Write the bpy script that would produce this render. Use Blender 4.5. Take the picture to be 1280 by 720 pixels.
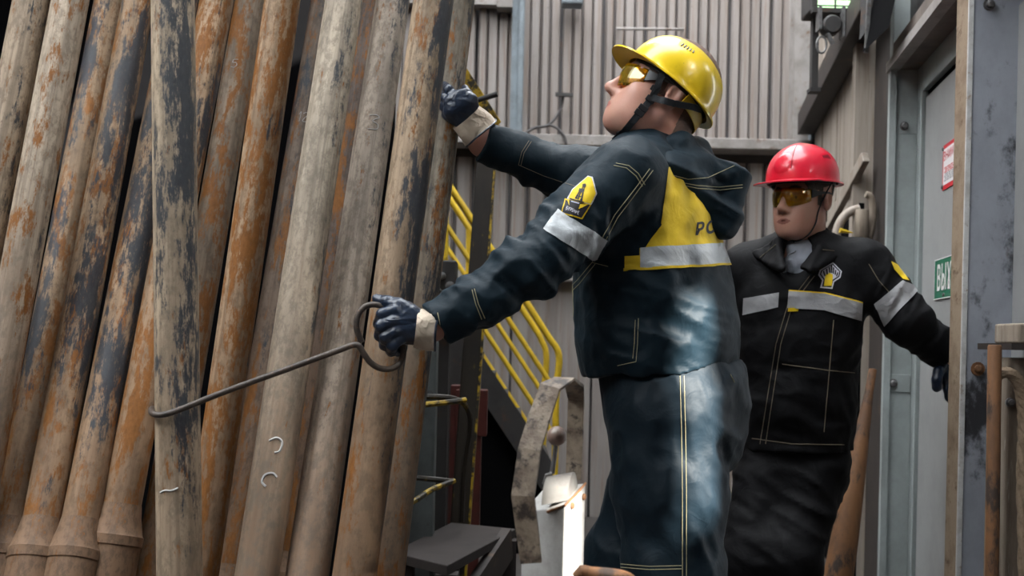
import bpy, bmesh, math, random
import numpy as np
from mathutils import Vector, Matrix
from mathutils.bvhtree import BVHTree

for _o in list(bpy.data.objects):
    bpy.data.objects.remove(_o)
SC = bpy.context.scene
COL = SC.collection
rnd = random.Random(7)

# ------------------------------------------------------------------ camera
FPX, PPX, PPY = 1400.0, 640.0, 430.0          # focal length and horizon centre in 1280x720 pixels
ROLL = math.radians(1.3)
CAM = Vector((0, 0, 1.06))
C_RIGHT = Vector((math.cos(ROLL), 0, math.sin(ROLL)))
C_UP = Vector((-math.sin(ROLL), 0, math.cos(ROLL)))
C_FWD = Vector((0, 1, 0))
cam_d = bpy.data.cameras.new('camera')
cam = bpy.data.objects.new('camera', cam_d)
COL.objects.link(cam)
cam.matrix_world = Matrix((
    (C_RIGHT.x, C_UP.x, -C_FWD.x, CAM.x),
    (C_RIGHT.y, C_UP.y, -C_FWD.y, CAM.y),
    (C_RIGHT.z, C_UP.z, -C_FWD.z, CAM.z), (0, 0, 0, 1)))
cam_d.sensor_width = 36
cam_d.lens = FPX / 1280 * 36
cam_d.shift_y = (PPY - 360) / 1280
cam_d.clip_start = 0.05
cam_d.dof.use_dof = True
cam_d.dof.focus_distance = 2.55
cam_d.dof.aperture_fstop = 5.0
SC.camera = cam

# ------------------------------------------------------------------ world, sun, exposure
W = bpy.data.worlds.new('sky')
SC.world = W
W.use_nodes = True
wn = W.node_tree.nodes
bg = wn['Background']
bg.inputs[0].default_value = (0.93, 0.97, 1.0, 1)
bg.inputs[1].default_value = 7.6
SUN_FROM = Vector((0.62, -0.62, 0.62)).normalized()
sd = bpy.data.lights.new('sun', 'SUN')
sd.energy = 26.0
sd.angle = math.radians(0.53)
sd.color = (1.0, 0.95, 0.87)
sun = bpy.data.objects.new('sun', sd)
COL.objects.link(sun)
sun.rotation_euler = SUN_FROM.to_track_quat('Z', 'Y').to_euler()
sun.location = (3, -3, 6)
vs = SC.view_settings
vs.view_transform = 'Standard'
vs.look = 'None'
vs.gamma = 1
vs.use_curve_mapping = False
vs.exposure = 0.5


def P(x, y, d):
    return CAM + (C_RIGHT * ((x - PPX) / FPX) + C_UP * ((PPY - y) / FPX) + C_FWD) * d


def Q(x, y, d):
    return np.array(P(x, y, d), dtype=np.float64)


# ------------------------------------------------------------------ object helpers
WLOC = {}


def tag(o, label=None, cat=None, group=None, kind=None):
    if label: o['label'] = label
    if cat: o['category'] = cat
    if group: o['group'] = group
    if kind: o['kind'] = kind
    return o


def empty(name, loc, label=None, cat=None, group=None):
    o = bpy.data.objects.new(name, None)
    COL.objects.link(o)
    o.location = loc
    o.empty_display_size = 0.1
    WLOC[o] = Vector(loc)
    return tag(o, label, cat, group)


def smooth_mesh(me, flag=True):
    me.polygons.foreach_set('use_smooth', [flag] * len(me.polygons))


def mk(name, verts, faces, mats, parent=None, smooth=False, midx=None, origin=None):
    """verts in WORLD space; placed relative to the parent (never rotated) or to origin"""
    off = WLOC.get(parent, Vector((0, 0, 0))) if parent else Vector(origin or (0, 0, 0))
    me = bpy.data.meshes.new(name)
    if isinstance(verts, np.ndarray):
        verts = (verts - np.array(off)).tolist()
    else:
        verts = [(v[0] - off[0], v[1] - off[1], v[2] - off[2]) for v in verts]
    if isinstance(faces, np.ndarray):
        faces = faces.tolist()
    me.from_pydata(verts, [], faces)
    if not isinstance(mats, (list, tuple)): mats = [mats]
    for m in mats: me.materials.append(m)
    if midx is not None:
        me.polygons.foreach_set('material_index', midx)
    smooth_mesh(me, smooth)
    me.update()
    o = bpy.data.objects.new(name, me)
    COL.objects.link(o)
    if parent:
        o.parent = parent
        WLOC[o] = off.copy()
    else:
        o.location = off
        WLOC[o] = off.copy()
    return o


class MB:
    """mesh collector in world space"""
    def __init__(s):
        s.v = []; s.f = []; s.m = []

    def add(s, vs, fs, mi=0):
        b = len(s.v)
        s.v += [Vector(v) for v in vs]
        s.f += [tuple(i + b for i in f) for f in fs]
        s.m += [mi] * len(fs)
        return s

    def hexa(s, c8, mi=0):
        return s.add(c8, [(0, 3, 2, 1), (4, 5, 6, 7), (0, 1, 5, 4), (1, 2, 6, 5), (2, 3, 7, 6), (3, 0, 4, 7)], mi)

    def box(s, lo, hi, mi=0):
        x0, y0, z0 = lo; x1, y1, z1 = hi
        return s.hexa([(x0, y0, z0), (x1, y0, z0), (x1, y1, z0), (x0, y1, z0),
                       (x0, y0, z1), (x1, y0, z1), (x1, y1, z1), (x0, y1, z1)], mi)

    def obox(s, c, ax, half, mi=0):
        """oriented box: centre, three axes, half sizes"""
        c = Vector(c); a, b, d = [Vector(v).normalized() * h for v, h in zip(ax, half)]
        return s.hexa([c - a - b - d, c + a - b - d, c + a + b - d, c - a + b - d,
                       c - a - b + d, c + a - b + d, c + a + b + d, c - a + b + d], mi)

    def bar(s, p, q, w, h, up=(0, 0, 1), mi=0):
        p = Vector(p); q = Vector(q); d = (q - p)
        u = Vector(up); sidev = d.cross(u)
        if sidev.length < 1e-6: sidev = d.cross(Vector((1, 0, 0)))
        sidev.normalize(); u2 = sidev.cross(d).normalized()
        return s.obox((p + q) / 2, (d, sidev, u2), (d.length / 2, w / 2, h / 2), mi)

    def tube(s, pts, r, n=10, cap=True, mi=0, closed=False):
        pts = [Vector(p) for p in pts]
        rs = r if isinstance(r, (list, tuple)) else [r] * len(pts)
        N = len(pts); ups = None; vs = []; prev = None
        for i, p in enumerate(pts):
            if closed:
                t = pts[(i + 1) % N] - pts[i - 1]
            else:
                t = pts[min(i + 1, N - 1)] - pts[max(i - 1, 0)]
            t.normalize()
            if prev is None:
                a = t.orthogonal().normalized()
            else:
                a = (prev - t * prev.dot(t)).normalized()
            prev = a
            b = t.cross(a)
            for k in range(n):
                an = 2 * math.pi * k / n
                vs.append(p + (a * math.cos(an) + b * math.sin(an)) * rs[i])
        fs = []
        for i in range(N if closed else N - 1):
            j = (i + 1) % N
            for k in range(n):
                k2 = (k + 1) % n
                fs.append((i * n + k, i * n + k2, j * n + k2, j * n + k))
        if cap and not closed:
            fs.append(tuple(range(n - 1, -1, -1)))
            fs.append(tuple((N - 1) * n + k for k in range(n)))
        return s.add(vs, fs, mi)

    def lathe(s, c, axis, prof, n=24, mi=0):
        """prof: (r, h) along axis from c"""
        c = Vector(c); w = Vector(axis).normalized(); a = w.orthogonal().normalized(); b = w.cross(a)
        vs = []
        for r, h in prof:
            for k in range(n):
                an = 2 * math.pi * k / n
                vs.append(c + w * h + (a * math.cos(an) + b * math.sin(an)) * max(r, 1e-5))
        fs = []
        for i in range(len(prof) - 1):
            for k in range(n):
                k2 = (k + 1) % n
                fs.append((i * n + k, i * n + k2, (i + 1) * n + k2, (i + 1) * n + k))
        fs.append(tuple(range(n - 1, -1, -1)))
        fs.append(tuple((len(prof) - 1) * n + k for k in range(n)))
        return s.add(vs, fs, mi)

    def ball(s, c, r, R=None, nu=20, nv=12, mi=0):
        c = Vector(c)
        if not isinstance(r, (tuple, list)): r = (r, r, r)
        vs = []; fs = []
        for i in range(nv + 1):
            ph = math.pi * i / nv
            for k in range(nu):
                th = 2 * math.pi * k / nu
                p = Vector((r[0] * math.sin(ph) * math.cos(th), r[1] * math.sin(ph) * math.sin(th), r[2] * math.cos(ph)))
                if R is not None: p = R @ p
                vs.append(c + p)
        for i in range(nv):
            for k in range(nu):
                k2 = (k + 1) % nu
                fs.append((i * nu + k, (i + 1) * nu + k, (i + 1) * nu + k2, i * nu + k2))
        return s.add(vs, fs, mi)

    def build(s, name, mats, parent=None, smooth=False, bevel=0, origin=None):
        o = mk(name, s.v, s.f, mats, parent, smooth, s.m, origin)
        if bevel:
            bm = bmesh.new(); bm.from_mesh(o.data)
            bmesh.ops.remove_doubles(bm, verts=bm.verts, dist=1e-6)
            es = [e for e in bm.edges if len(e.link_faces) == 2 and e.calc_face_angle(0) > 0.6]
            bmesh.ops.bevel(bm, geom=es, offset=bevel, segments=2, affect='EDGES', profile=0.5)
            bm.to_mesh(o.data); bm.free()
        if smooth:
            autosmooth(o)
        return o


def autosmooth(o, ang=40):
    me = o.data
    bm = bmesh.new(); bm.from_mesh(me)
    for e in bm.edges:
        e.smooth = not (len(e.link_faces) == 2 and e.calc_face_angle(0) > math.radians(ang))
    bm.to_mesh(me); bm.free()
    smooth_mesh(me)


# ------------------------------------------------------------------ node helpers
def nmat(name):
    m = bpy.data.materials.new(name)
    m.use_nodes = True
    nt = m.node_tree
    b = nt.nodes['Principled BSDF']
    return m, nt, b


def lnk(nt, a, b): nt.links.new(a, b)


def tex_noise(nt, vec, scale=5, detail=6, rough=0.6, dist=0.0):
    n = nt.nodes.new('ShaderNodeTexNoise')
    n.inputs['Scale'].default_value = scale
    n.inputs['Detail'].default_value = detail
    n.inputs['Roughness'].default_value = rough
    n.inputs['Distortion'].default_value = dist
    if vec is not None: lnk(nt, vec, n.inputs['Vector'])
    return n.outputs['Fac']


def mapping(nt, vec, scale=(1, 1, 1), loc=(0, 0, 0), rot=(0, 0, 0)):
    n = nt.nodes.new('ShaderNodeMapping')
    n.inputs['Scale'].default_value = scale
    n.inputs['Location'].default_value = loc
    n.inputs['Rotation'].default_value = rot
    lnk(nt, vec, n.inputs['Vector'])
    return n.outputs['Vector']


def ramp(nt, fac, a, b):
    n = nt.nodes.new('ShaderNodeMapRange')
    n.interpolation_type = 'SMOOTHSTEP'
    n.inputs['From Min'].default_value = a
    n.inputs['From Max'].default_value = b
    lnk(nt, fac, n.inputs['Value'])
    return n.outputs['Result']


def mixc(nt, fac, a, b):
    n = nt.nodes.new('ShaderNodeMix')
    n.data_type = 'RGBA'
    for sock, v in ((n.inputs['Factor'], fac), (n.inputs['A'], a), (n.inputs['B'], b)):
        pass
    fi = n.inputs[0]; ai = n.inputs[6]; bi = n.inputs[7]
    for sock, v in ((fi, fac), (ai, a), (bi, b)):
        if isinstance(v, (int, float)): sock.default_value = v
        elif isinstance(v, (tuple, list)): sock.default_value = (*v[:3], 1)
        else: lnk(nt, v, sock)
    return n.outputs[2]


def mth(nt, op, a, b=None):
    n = nt.nodes.new('ShaderNodeMath'); n.operation = op
    for i, v in enumerate((a, b)):
        if v is None: continue
        if isinstance(v, (int, float)): n.inputs[i].default_value = v
        else: lnk(nt, v, n.inputs[i])
    return n.outputs[0]


def bump(nt, b, h, strength=0.3, dist=0.01):
    n = nt.nodes.new('ShaderNodeBump')
    n.inputs['Strength'].default_value = strength
    n.inputs['Distance'].default_value = dist
    lnk(nt, h, n.inputs['Height'])
    lnk(nt, n.outputs['Normal'], b.inputs['Normal'])


def objco(nt):
    return nt.nodes.new('ShaderNodeTexCoord').outputs['Object']


def setp(b, rough=0.5, metal=0.0, spec=0.5):
    b.inputs['Roughness'].default_value = rough
    b.inputs['Metallic'].default_value = metal
    b.inputs['Specular IOR Level'].default_value = spec


def mat_plain(name, col, rough=0.5, metal=0.0, spec=0.5, var=0.15, scale=30, bmp=0.0):
    m, nt, b = nmat(name)
    setp(b, rough, metal, spec)
    co = objco(nt)
    n = tex_noise(nt, co, scale, 4)
    c = mixc(nt, n, tuple(x * (1 - var) for x in col), tuple(min(1, x * (1 + var)) for x in col))
    lnk(nt, c, b.inputs['Base Color'])
    if bmp: bump(nt, b, n, bmp, 0.004)
    return m


def mat_worn(name, base, stain, rust=None, sc=6, stretch=(1, 1, 1), amt=0.55, ramt=0.62, rough=0.6, metal=0.0, bmp=0.25, seed=0.0, dark=None, damt=0.66):
    """painted / bare metal with stains, rust and dark grease blotches"""
    m, nt, b = nmat(name)
    setp(b, rough, metal, 0.4)
    co = mapping(nt, objco(nt), stretch, (seed, seed * 1.7, seed * 0.6))
    n1 = tex_noise(nt, co, sc, 8, 0.65)
    n2 = tex_noise(nt, mapping(nt, co, (1, 1, 1), (5, 3, 1)), sc * 1.6, 8, 0.7)
    n3 = tex_noise(nt, mapping(nt, co, (1, 1, 1), (9, 7, 2)), sc * 0.8, 8, 0.7)
    fine = tex_noise(nt, co, sc * 12, 4, 0.7)
    c = mixc(nt, ramp(nt, n1, amt - 0.14, amt + 0.12), base, stain)
    c = mixc(nt, mth(nt, 'MULTIPLY', fine, 0.35), c, tuple(x * 0.55 for x in base))
    if rust: c = mixc(nt, ramp(nt, n2, ramt - 0.06, ramt + 0.08), c, rust)
    if dark: c = mixc(nt, ramp(nt, n3, damt - 0.05, damt + 0.06), c, dark)
    lnk(nt, c, b.inputs['Base Color'])
    bump(nt, b, mth(nt, 'ADD', mth(nt, 'MULTIPLY', n2, 0.6), mth(nt, 'MULTIPLY', fine, 0.4)), bmp, 0.006)
    return m


def mat_cloth(name, col, rough=0.7, weave=900, spec=0.3, var=0.25, bmp=0.12, sheen=0.15, dirt=None):
    m, nt, b = nmat(name)
    setp(b, rough, 0, spec)
    b.inputs['Sheen Weight'].default_value = sheen
    b.inputs['Sheen Roughness'].default_value = 0.4
    co = objco(nt)
    n = tex_noise(nt, co, 9, 6, 0.6)
    f = tex_noise(nt, co, weave, 2, 0.5)
    c = mixc(nt, n, tuple(x * (1 - var) for x in col), tuple(min(1, x * (1 + var)) for x in col))
    if dirt:
        d = tex_noise(nt, mapping(nt, co, (1, 1, 1), (4, 4, 4)), 14, 8, 0.7)
        c = mixc(nt, ramp(nt, d, 0.56, 0.75), c, dirt)
    lnk(nt, c, b.inputs['Base Color'])
    mid = tex_noise(nt, co, 60, 4, 0.6)
    crs = tex_noise(nt, co, 15, 3, 0.5, 0.8)
    crs = mth(nt, 'ABSOLUTE', mth(nt, 'SUBTRACT', crs, 0.5))
    hgt = mth(nt, 'ADD', mth(nt, 'MULTIPLY', f, 0.06), mth(nt, 'ADD', mth(nt, 'MULTIPLY', mid, 0.35), mth(nt, 'MULTIPLY', crs, -2.4)))
    bump(nt, b, hgt, bmp * 2.2, 0.006)
    return m


def mat_emit(name, col, s):
    m, nt, b = nmat(name)
    b.inputs['Base Color'].default_value = (*col, 1)
    b.inputs['Emission Color'].default_value = (*col, 1)
    b.inputs['Emission Strength'].default_value = s
    return m

# ------------------------------------------------------------------ implicit-surface modelling
def A3(v): return np.array(v, dtype=np.float32)


def rc(a, b, ra, rb):
    a = A3(a); b = A3(b); ab = b - a; L2 = float(ab @ ab) + 1e-12
    def f(p):
        t = np.clip((p - a) @ ab / L2, 0, 1)
        return np.linalg.norm(p - a - t[:, None] * ab, axis=1) - (ra + (rb - ra) * t)
    return f


def ec(a, b, u, ra, rb):
    """tapered capsule with elliptic section; u = direction of the first radius"""
    a = A3(a); b = A3(b); ab = b - a; L = float(np.linalg.norm(ab)); w = ab / L
    u = A3(u); u = u - w * (u @ w); u /= np.linalg.norm(u); v = np.cross(w, u)
    def f(p):
        q = p - a
        h = q @ w
        t = np.clip(h / L, 0, 1)
        ru = ra[0] + (rb[0] - ra[0]) * t; rv = ra[1] + (rb[1] - ra[1]) * t
        m = np.minimum(ru, rv)
        hw = h - t * L
        return (np.sqrt(((q @ u) / ru) ** 2 + ((q @ v) / rv) ** 2 + (hw / m) ** 2) - 1) * m
    return f


def chain(pts, u, radii, k=0.03):
    return U(k, *[ec(pts[i], pts[i + 1], u, radii[i], radii[i + 1]) for i in range(len(pts) - 1)])


def el(c, r, R=None):
    c = A3(c); r = A3(r); m = float(r.min())
    def f(p):
        q = p - c
        if R is not None: q = q @ A3(R)
        return (np.sqrt(((q / r) ** 2).sum(1)) - 1) * m
    return f


def tri(a, b, c, r):
    a, b, c = A3(a), A3(b), A3(c)
    n = np.cross(b - a, c - a); n /= np.linalg.norm(n) + 1e-12
    def seg(p, s, e):
        d = e - s; t = np.clip((p - s) @ d / (d @ d + 1e-12), 0, 1)
        return np.linalg.norm(p - s - t[:, None] * d, axis=1)
    def f(p):
        i1 = (np.cross(b - a, p - a) @ n) >= 0
        i2 = (np.cross(c - b, p - b) @ n) >= 0
        i3 = (np.cross(a - c, p - c) @ n) >= 0
        ins = i1 & i2 & i3
        e = np.minimum(np.minimum(seg(p, a, b), seg(p, b, c)), seg(p, c, a))
        return np.where(ins, np.abs((p - a) @ n), e) - r
    return f


def U(k, *fs):
    def f(p):
        d = fs[0](p)
        for g in fs[1:]:
            e = g(p)
            if k <= 0: d = np.minimum(d, e)
            else:
                h = np.clip(0.5 + 0.5 * (e - d) / k, 0, 1)
                d = e * (1 - h) + d * h - k * h * (1 - h)
        return d
    return f


def SUB(f0, g, k=0.0):
    def f(p):
        d = f0(p); e = -g(p)
        if k <= 0: return np.maximum(d, e)
        h = np.clip(0.5 - 0.5 * (d - e) / k, 0, 1)
        return d * (1 - h) + e * h + k * h * (1 - h)
    return f


def CUT(f0, pt, n):
    pt = A3(pt); n = A3(n); n = n / np.linalg.norm(n)
    return lambda p: np.maximum(f0(p), (p - pt) @ n)


def MIR(f0):
    """mirror in local y"""
    def f(p):
        q = p.copy(); q[:, 1] = np.abs(q[:, 1]); return f0(q)
    return f


_rs = np.random.RandomState(5)
_TAB = _rs.rand(32, 32, 32).astype(np.float32)


def vnoise(p):
    i = np.floor(p).astype(np.int32); f = (p - i).astype(np.float32)
    f = f * f * (3 - 2 * f)
    i0 = i & 31; i1 = (i + 1) & 31
    x0, y0, z0 = i0.T; x1, y1, z1 = i1.T; fx, fy, fz = f.T
    def L(a, b, t): return a + (b - a) * t
    c00 = L(_TAB[x0, y0, z0], _TAB[x1, y0, z0], fx); c10 = L(_TAB[x0, y1, z0], _TAB[x1, y1, z0], fx)
    c01 = L(_TAB[x0, y0, z1], _TAB[x1, y0, z1], fx); c11 = L(_TAB[x0, y1, z1], _TAB[x1, y1, z1], fx)
    return L(L(c00, c10, fy), L(c01, c11, fy), fz)


def folds(f0, rules, seed=0.0):
    """cloth folds. rules: (M 3x3 rows = frequency vectors, amp, weight fn or None)"""
    def f(p):
        d = f0(p)
        near = np.abs(d) < 0.05
        if near.any():
            q = p[near]; s = np.zeros(len(q), np.float32)
            for M, amp, wf in rules:
                M = A3(M)
                c = q @ M.T + seed
                warp = vnoise(c * 0.5 + 11.3) * 1.6
                n = vnoise(c + warp[:, None])
                rdg = 1 - np.abs(2 * n - 1)
                rdg = rdg ** 1.6
                n2 = vnoise(c * 2.1 + 5.7 + warp[:, None])
                rdg = 0.75 * rdg + 0.35 * (1 - np.abs(2 * n2 - 1)) ** 1.6
                s += 1.5 * amp * (rdg - 0.6) * (wf(q) if wf else 1)
            d = d.copy(); d[near] -= s
        return d
    return f


def basis_freq(axis, fa, fp, up=(0, 0, 1)):
    """frequency matrix: fa along axis, fp across"""
    w = np.array(axis, float); w /= np.linalg.norm(w)
    u = np.cross(w, up)
    if np.linalg.norm(u) < 1e-3: u = np.cross(w, (1, 0, 0))
    u /= np.linalg.norm(u); v = np.cross(w, u)
    return np.stack([w * fa, u * fp, v * fp])


def near_pt(c, r):
    c = A3(c)
    return lambda q: np.exp(-((q - c) ** 2).sum(1) / (r * r))


def mesh_sdf(fn, lo, hi, res, coarse=4):
    lo = np.array(lo, float); hi = np.array(hi, float)
    n = (np.ceil((hi - lo) / res / coarse).astype(int) + 1) * coarse
    nc = n // coarse
    cx = [lo[a] + (np.arange(nc[a]) * coarse + (coarse - 1) / 2) * res for a in range(3)]
    G = np.stack(np.meshgrid(*cx, indexing='ij'), -1).reshape(-1, 3).astype(np.float32)
    dc = fn(G).reshape(nc)
    thr = coarse * res * 1.25
    act = np.abs(dc) < thr
    # widen once
    a2 = act.copy()
    for ax in range(3):
        a2 |= np.roll(act, 1, ax) | np.roll(act, -1, ax)
    act = a2
    vals = np.repeat(np.repeat(np.repeat(dc, coarse, 0), coarse, 1), coarse, 2).astype(np.float32)
    idx = np.argwhere(act)
    if len(idx):
        o = np.stack(np.meshgrid(*[np.arange(coarse)] * 3, indexing='ij'), -1).reshape(-1, 3)
        full = (idx[:, None, :] * coarse + o[None]).reshape(-1, 3)
        pts = (lo + full * res).astype(np.float32)
        vals[full[:, 0], full[:, 1], full[:, 2]] = fn(pts)
    vals[vals == 0] = 1e-7
    nx, ny, nz = vals.shape
    neg = vals < 0
    cs = (nx - 1, ny - 1, nz - 1)
    cnt = np.zeros(cs, np.float32); sm = np.zeros(cs + (3,), np.float32)
    quads = []
    cross = []
    for ax in range(3):
        s0 = [slice(None)] * 3; s1 = [slice(None)] * 3
        s0[ax] = slice(0, -1); s1[ax] = slice(1, None)
        a = vals[tuple(s0)]; b = vals[tuple(s1)]
        m = neg[tuple(s0)] != neg[tuple(s1)]
        e = np.argwhere(m)
        av = a[m]; bv = b[m]
        t = av / (av - bv)
        pos = e.astype(np.float32); pos[:, ax] += t
        oth = [k for k in range(3) if k != ax]
        for d1 in (0, 1):
            for d2 in (0, 1):
                c = e.copy(); c[:, oth[0]] -= d1; c[:, oth[1]] -= d2
                ok = (c[:, oth[0]] >= 0) & (c[:, oth[1]] >= 0) & (c[:, oth[0]] < cs[oth[0]]) & (c[:, oth[1]] < cs[oth[1]])
                cc = c[ok]
                np.add.at(cnt, (cc[:, 0], cc[:, 1], cc[:, 2]), 1)
                np.add.at(sm, (cc[:, 0], cc[:, 1], cc[:, 2]), pos[ok])
        cross.append((ax, oth, e, av < 0))
    on = cnt > 0
    ids = -np.ones(cs, np.int64)
    ids[on] = np.arange(on.sum())
    V = lo + (sm[on] / cnt[on][:, None]) * res
    for ax, oth, e, sg in cross:
        o1, o2 = oth
        ok = (e[:, o1] > 0) & (e[:, o2] > 0) & (e[:, o1] < cs[o1]) & (e[:, o2] < cs[o2])
        e = e[ok]; sg = sg[ok]
        def g(d1, d2):
            c = e.copy(); c[:, o1] -= d1; c[:, o2] -= d2
            return ids[c[:, 0], c[:, 1], c[:, 2]]
        q = np.stack([g(1, 1), g(0, 1), g(0, 0), g(1, 0)], 1)
        flip = sg if ax != 1 else ~sg
        q[~flip] = q[~flip][:, ::-1]
        quads.append(q)
    return V, np.concatenate(quads)


def relax(V, Fq, it=1, lam=0.5):
    for _ in range(it):
        s = np.zeros_like(V); c = np.zeros(len(V))
        for i in range(4):
            j = (i + 1) % 4
            np.add.at(s, Fq[:, i], V[Fq[:, j]]); np.add.at(c, Fq[:, i], 1)
            np.add.at(s, Fq[:, j], V[Fq[:, i]]); np.add.at(c, Fq[:, j], 1)
        V = V * (1 - lam) + lam * s / np.maximum(c, 1)[:, None]
    return V


class Surf:
    """mesh with ray casting in world space"""
    def __init__(s, V, F):
        s.V = V; s.F = F
        s.bvh = BVHTree.FromPolygons([tuple(v) for v in V], [tuple(f) for f in F])
        s.C = V[F].mean(1)
        n = np.cross(V[F[:, 2]] - V[F[:, 0]], V[F[:, 3]] - V[F[:, 1]])
        s.N = n / (np.linalg.norm(n, axis=1)[:, None] + 1e-12)
        r = s.C - np.array(CAM)
        s.px = PPX + FPX * (r @ np.array(C_RIGHT)) / r[:, 1]
        s.py = PPY - FPX * (r @ np.array(C_UP)) / r[:, 1]
        s.face = (s.N * r).sum(1) < 0.0

    def hit(s, x, y):
        d = (P(x, y, 1) - CAM).normalized()
        loc, nor, i, dist = s.bvh.ray_cast(CAM, d)
        if loc is None:
            loc, nor, i, dist = s.bvh.find_nearest(P(x, y, float(np.median(s.C[:, 1]))))
        return Vector(loc), Vector(nor)


def patch(surf, poly, off=0.003, dr=None, allfaces=False, thick=0.0):
    """piece of a garment surface inside a convex pixel polygon, lifted off it; returns verts, faces"""
    poly = [Vector((p[0], p[1])) for p in poly]
    xs = [p.x for p in poly]; ys = [p.y for p in poly]
    m = (surf.px > min(xs) - 14) & (surf.px < max(xs) + 14) & (surf.py > min(ys) - 14) & (surf.py < max(ys) + 14)
    if not allfaces: m &= surf.face
    if dr is not None: m &= (surf.C[:, 1] > dr[0]) & (surf.C[:, 1] < dr[1])
    Fs = surf.F[m]
    if len(Fs) == 0: return [], []
    ui, inv = np.unique(Fs, return_inverse=True)
    bm = bmesh.new()
    bv = [bm.verts.new(v) for v in surf.V[ui]]
    for q in inv.reshape(Fs.shape):
        try: bm.faces.new([bv[i] for i in q])
        except ValueError: pass
    bm.normal_update()
    c = sum(poly, Vector((0, 0))) / len(poly)
    for i in range(len(poly)):
        a = poly[i]; b = poly[(i + 1) % len(poly)]
        n = (P(a.x, a.y, 1) - CAM).cross(P(b.x, b.y, 1) - CAM).normalized()
        if (P(c.x, c.y, 1) - CAM).dot(n) > 0: n = -n
        bmesh.ops.bisect_plane(bm, geom=bm.verts[:] + bm.edges[:] + bm.faces[:], plane_co=CAM, plane_no=n, clear_outer=True, dist=1e-7)
    bm.normal_update()
    nn = {v: v.normal.copy() for v in bm.verts}
    if thick > 0:
        r = bmesh.ops.extrude_face_region(bm, geom=bm.faces[:])
        top = [g for g in r['geom'] if isinstance(g, bmesh.types.BMVert)]
        bm.normal_update()
        for v in top: v.co += v.normal * (off + thick)
        for v in bm.verts:
            if v not in top and v in nn: v.co += nn[v] * off * 0.3
    else:
        for v in bm.verts: v.co += nn[v] * off
    bm.verts.index_update()
    vs = [v.co.copy() for v in bm.verts]; fs = [tuple(v.index for v in f.verts) for f in bm.faces]
    bm.free()
    return vs, fs


def patch_obj(name, surf, polys, mats, parent, off=0.003, dr=None, mi=None, offs=None, thick=0.0):
    mb = MB()
    for i, p in enumerate(polys):
        v, f = patch(surf, p, offs[i] if offs else off, dr, thick=thick)
        mb.add(v, f, mi[i] if mi else 0)
    if not mb.v: return None
    return mb.build(name, mats, parent, smooth=True)


def path_on(surf, pts, step=6, off=0.001):
    out = []
    for i in range(len(pts) - 1):
        a = Vector(pts[i]); b = Vector(pts[i + 1]); n = max(1, int((b - a).length / step))
        for k in range(n + (1 if i == len(pts) - 2 else 0)):
            q = a.lerp(b, k / n)
            l, no = surf.hit(q.x, q.y)
            out.append((l + no * off, no))
    return out


def stitches(name, surf, lines, m, parent, r=0.0008, dashed=True):
    mb = MB()
    for ln in lines:
        pts = path_on(surf, ln, 4, r * 0.6)
        seg = [p for p, _ in pts]
        run = [seg[0]]
        for a, b in zip(seg, seg[1:]):
            if (b - a).length > 0.06:
                if len(run) > 1: mb.tube(run, r, 5)
                run = [b]
            else: run.append(b)
        if len(run) > 1: mb.tube(run, r, 5)
    o = mb.build(name, m, parent, smooth=True); o['kind'] = 'stuff'
    return o


def ribbon(mb, pts, width, th=0.0025, mi=0):
    """flat strap along (point, normal) pairs"""
    P_ = [p for p, _ in pts]; N_ = [n for _, n in pts]
    vs = []; fs = []
    for i in range(len(P_)):
        t = (P_[min(i + 1, len(P_) - 1)] - P_[max(i - 1, 0)]).normalized()
        n = (N_[i] - t * N_[i].dot(t)).normalized(); s = t.cross(n)
        for a, b in ((-1, 0), (1, 0), (1, 1), (-1, 1)):
            vs.append(P_[i] + s * a * width / 2 + n * th * b)
    for i in range(len(P_) - 1):
        for k in range(4):
            k2 = (k + 1) % 4
            fs.append((i * 4 + k, i * 4 + k2, i * 4 + 4 + k2, i * 4 + 4 + k))
    fs.append((3, 2, 1, 0)); e = (len(P_) - 1) * 4; fs.append((e, e + 1, e + 2, e + 3))
    mb.add(vs, fs, mi)


def smooth_path(pts, n=8, closed=False):
    """Catmull-Rom through points"""
    pts = [Vector(p) for p in pts]; out = []
    N = len(pts)
    rng = range(N if closed else N - 1)
    for i in rng:
        if closed: p0, p1, p2, p3 = pts[i - 1], pts[i], pts[(i + 1) % N], pts[(i + 2) % N]
        else: p0, p1, p2, p3 = pts[max(i - 1, 0)], pts[i], pts[i + 1], pts[min(i + 2, N - 1)]
        for k in range(n):
            t = k / n
            out.append(0.5 * ((2 * p1) + (p2 - p0) * t + (2 * p0 - 5 * p1 + 4 * p2 - p3) * t * t + (3 * p1 - p0 - 3 * p2 + p3) * t ** 3))
    if not closed: out.append(pts[-1])
    return out


def text_mesh(s, size, extrude=0.0, sub=0.0, bold=0.0):
    cu = bpy.data.curves.new('t', 'FONT')
    cu.body = s; cu.size = size; cu.align_x = 'CENTER'; cu.align_y = 'CENTER'; cu.extrude = extrude
    cu.resolution_u = 3
    cu.offset = bold * size
    cu.space_character = 1.0 + bold * 6
    ob = bpy.data.objects.new('t', cu)
    COL.objects.link(ob)
    dg = bpy.context.evaluated_depsgraph_get()
    me = bpy.data.meshes.new_from_object(ob.evaluated_get(dg))
    bm = bmesh.new(); bm.from_mesh(me)
    if sub:
        for _ in range(3):
            es = [e for e in bm.edges if e.calc_length() > sub]
            if not es: break
            bmesh.ops.subdivide_edges(bm, edges=es, cuts=1)
            bmesh.ops.triangulate(bm, faces=bm.faces[:])
    bm.verts.index_update()
    vs = [v.co.copy() for v in bm.verts]; fs = [tuple(v.index for v in f.verts) for f in bm.faces]
    bm.free()
    bpy.data.objects.remove(ob); bpy.data.curves.remove(cu); bpy.data.meshes.remove(me)
    return vs, fs

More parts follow.
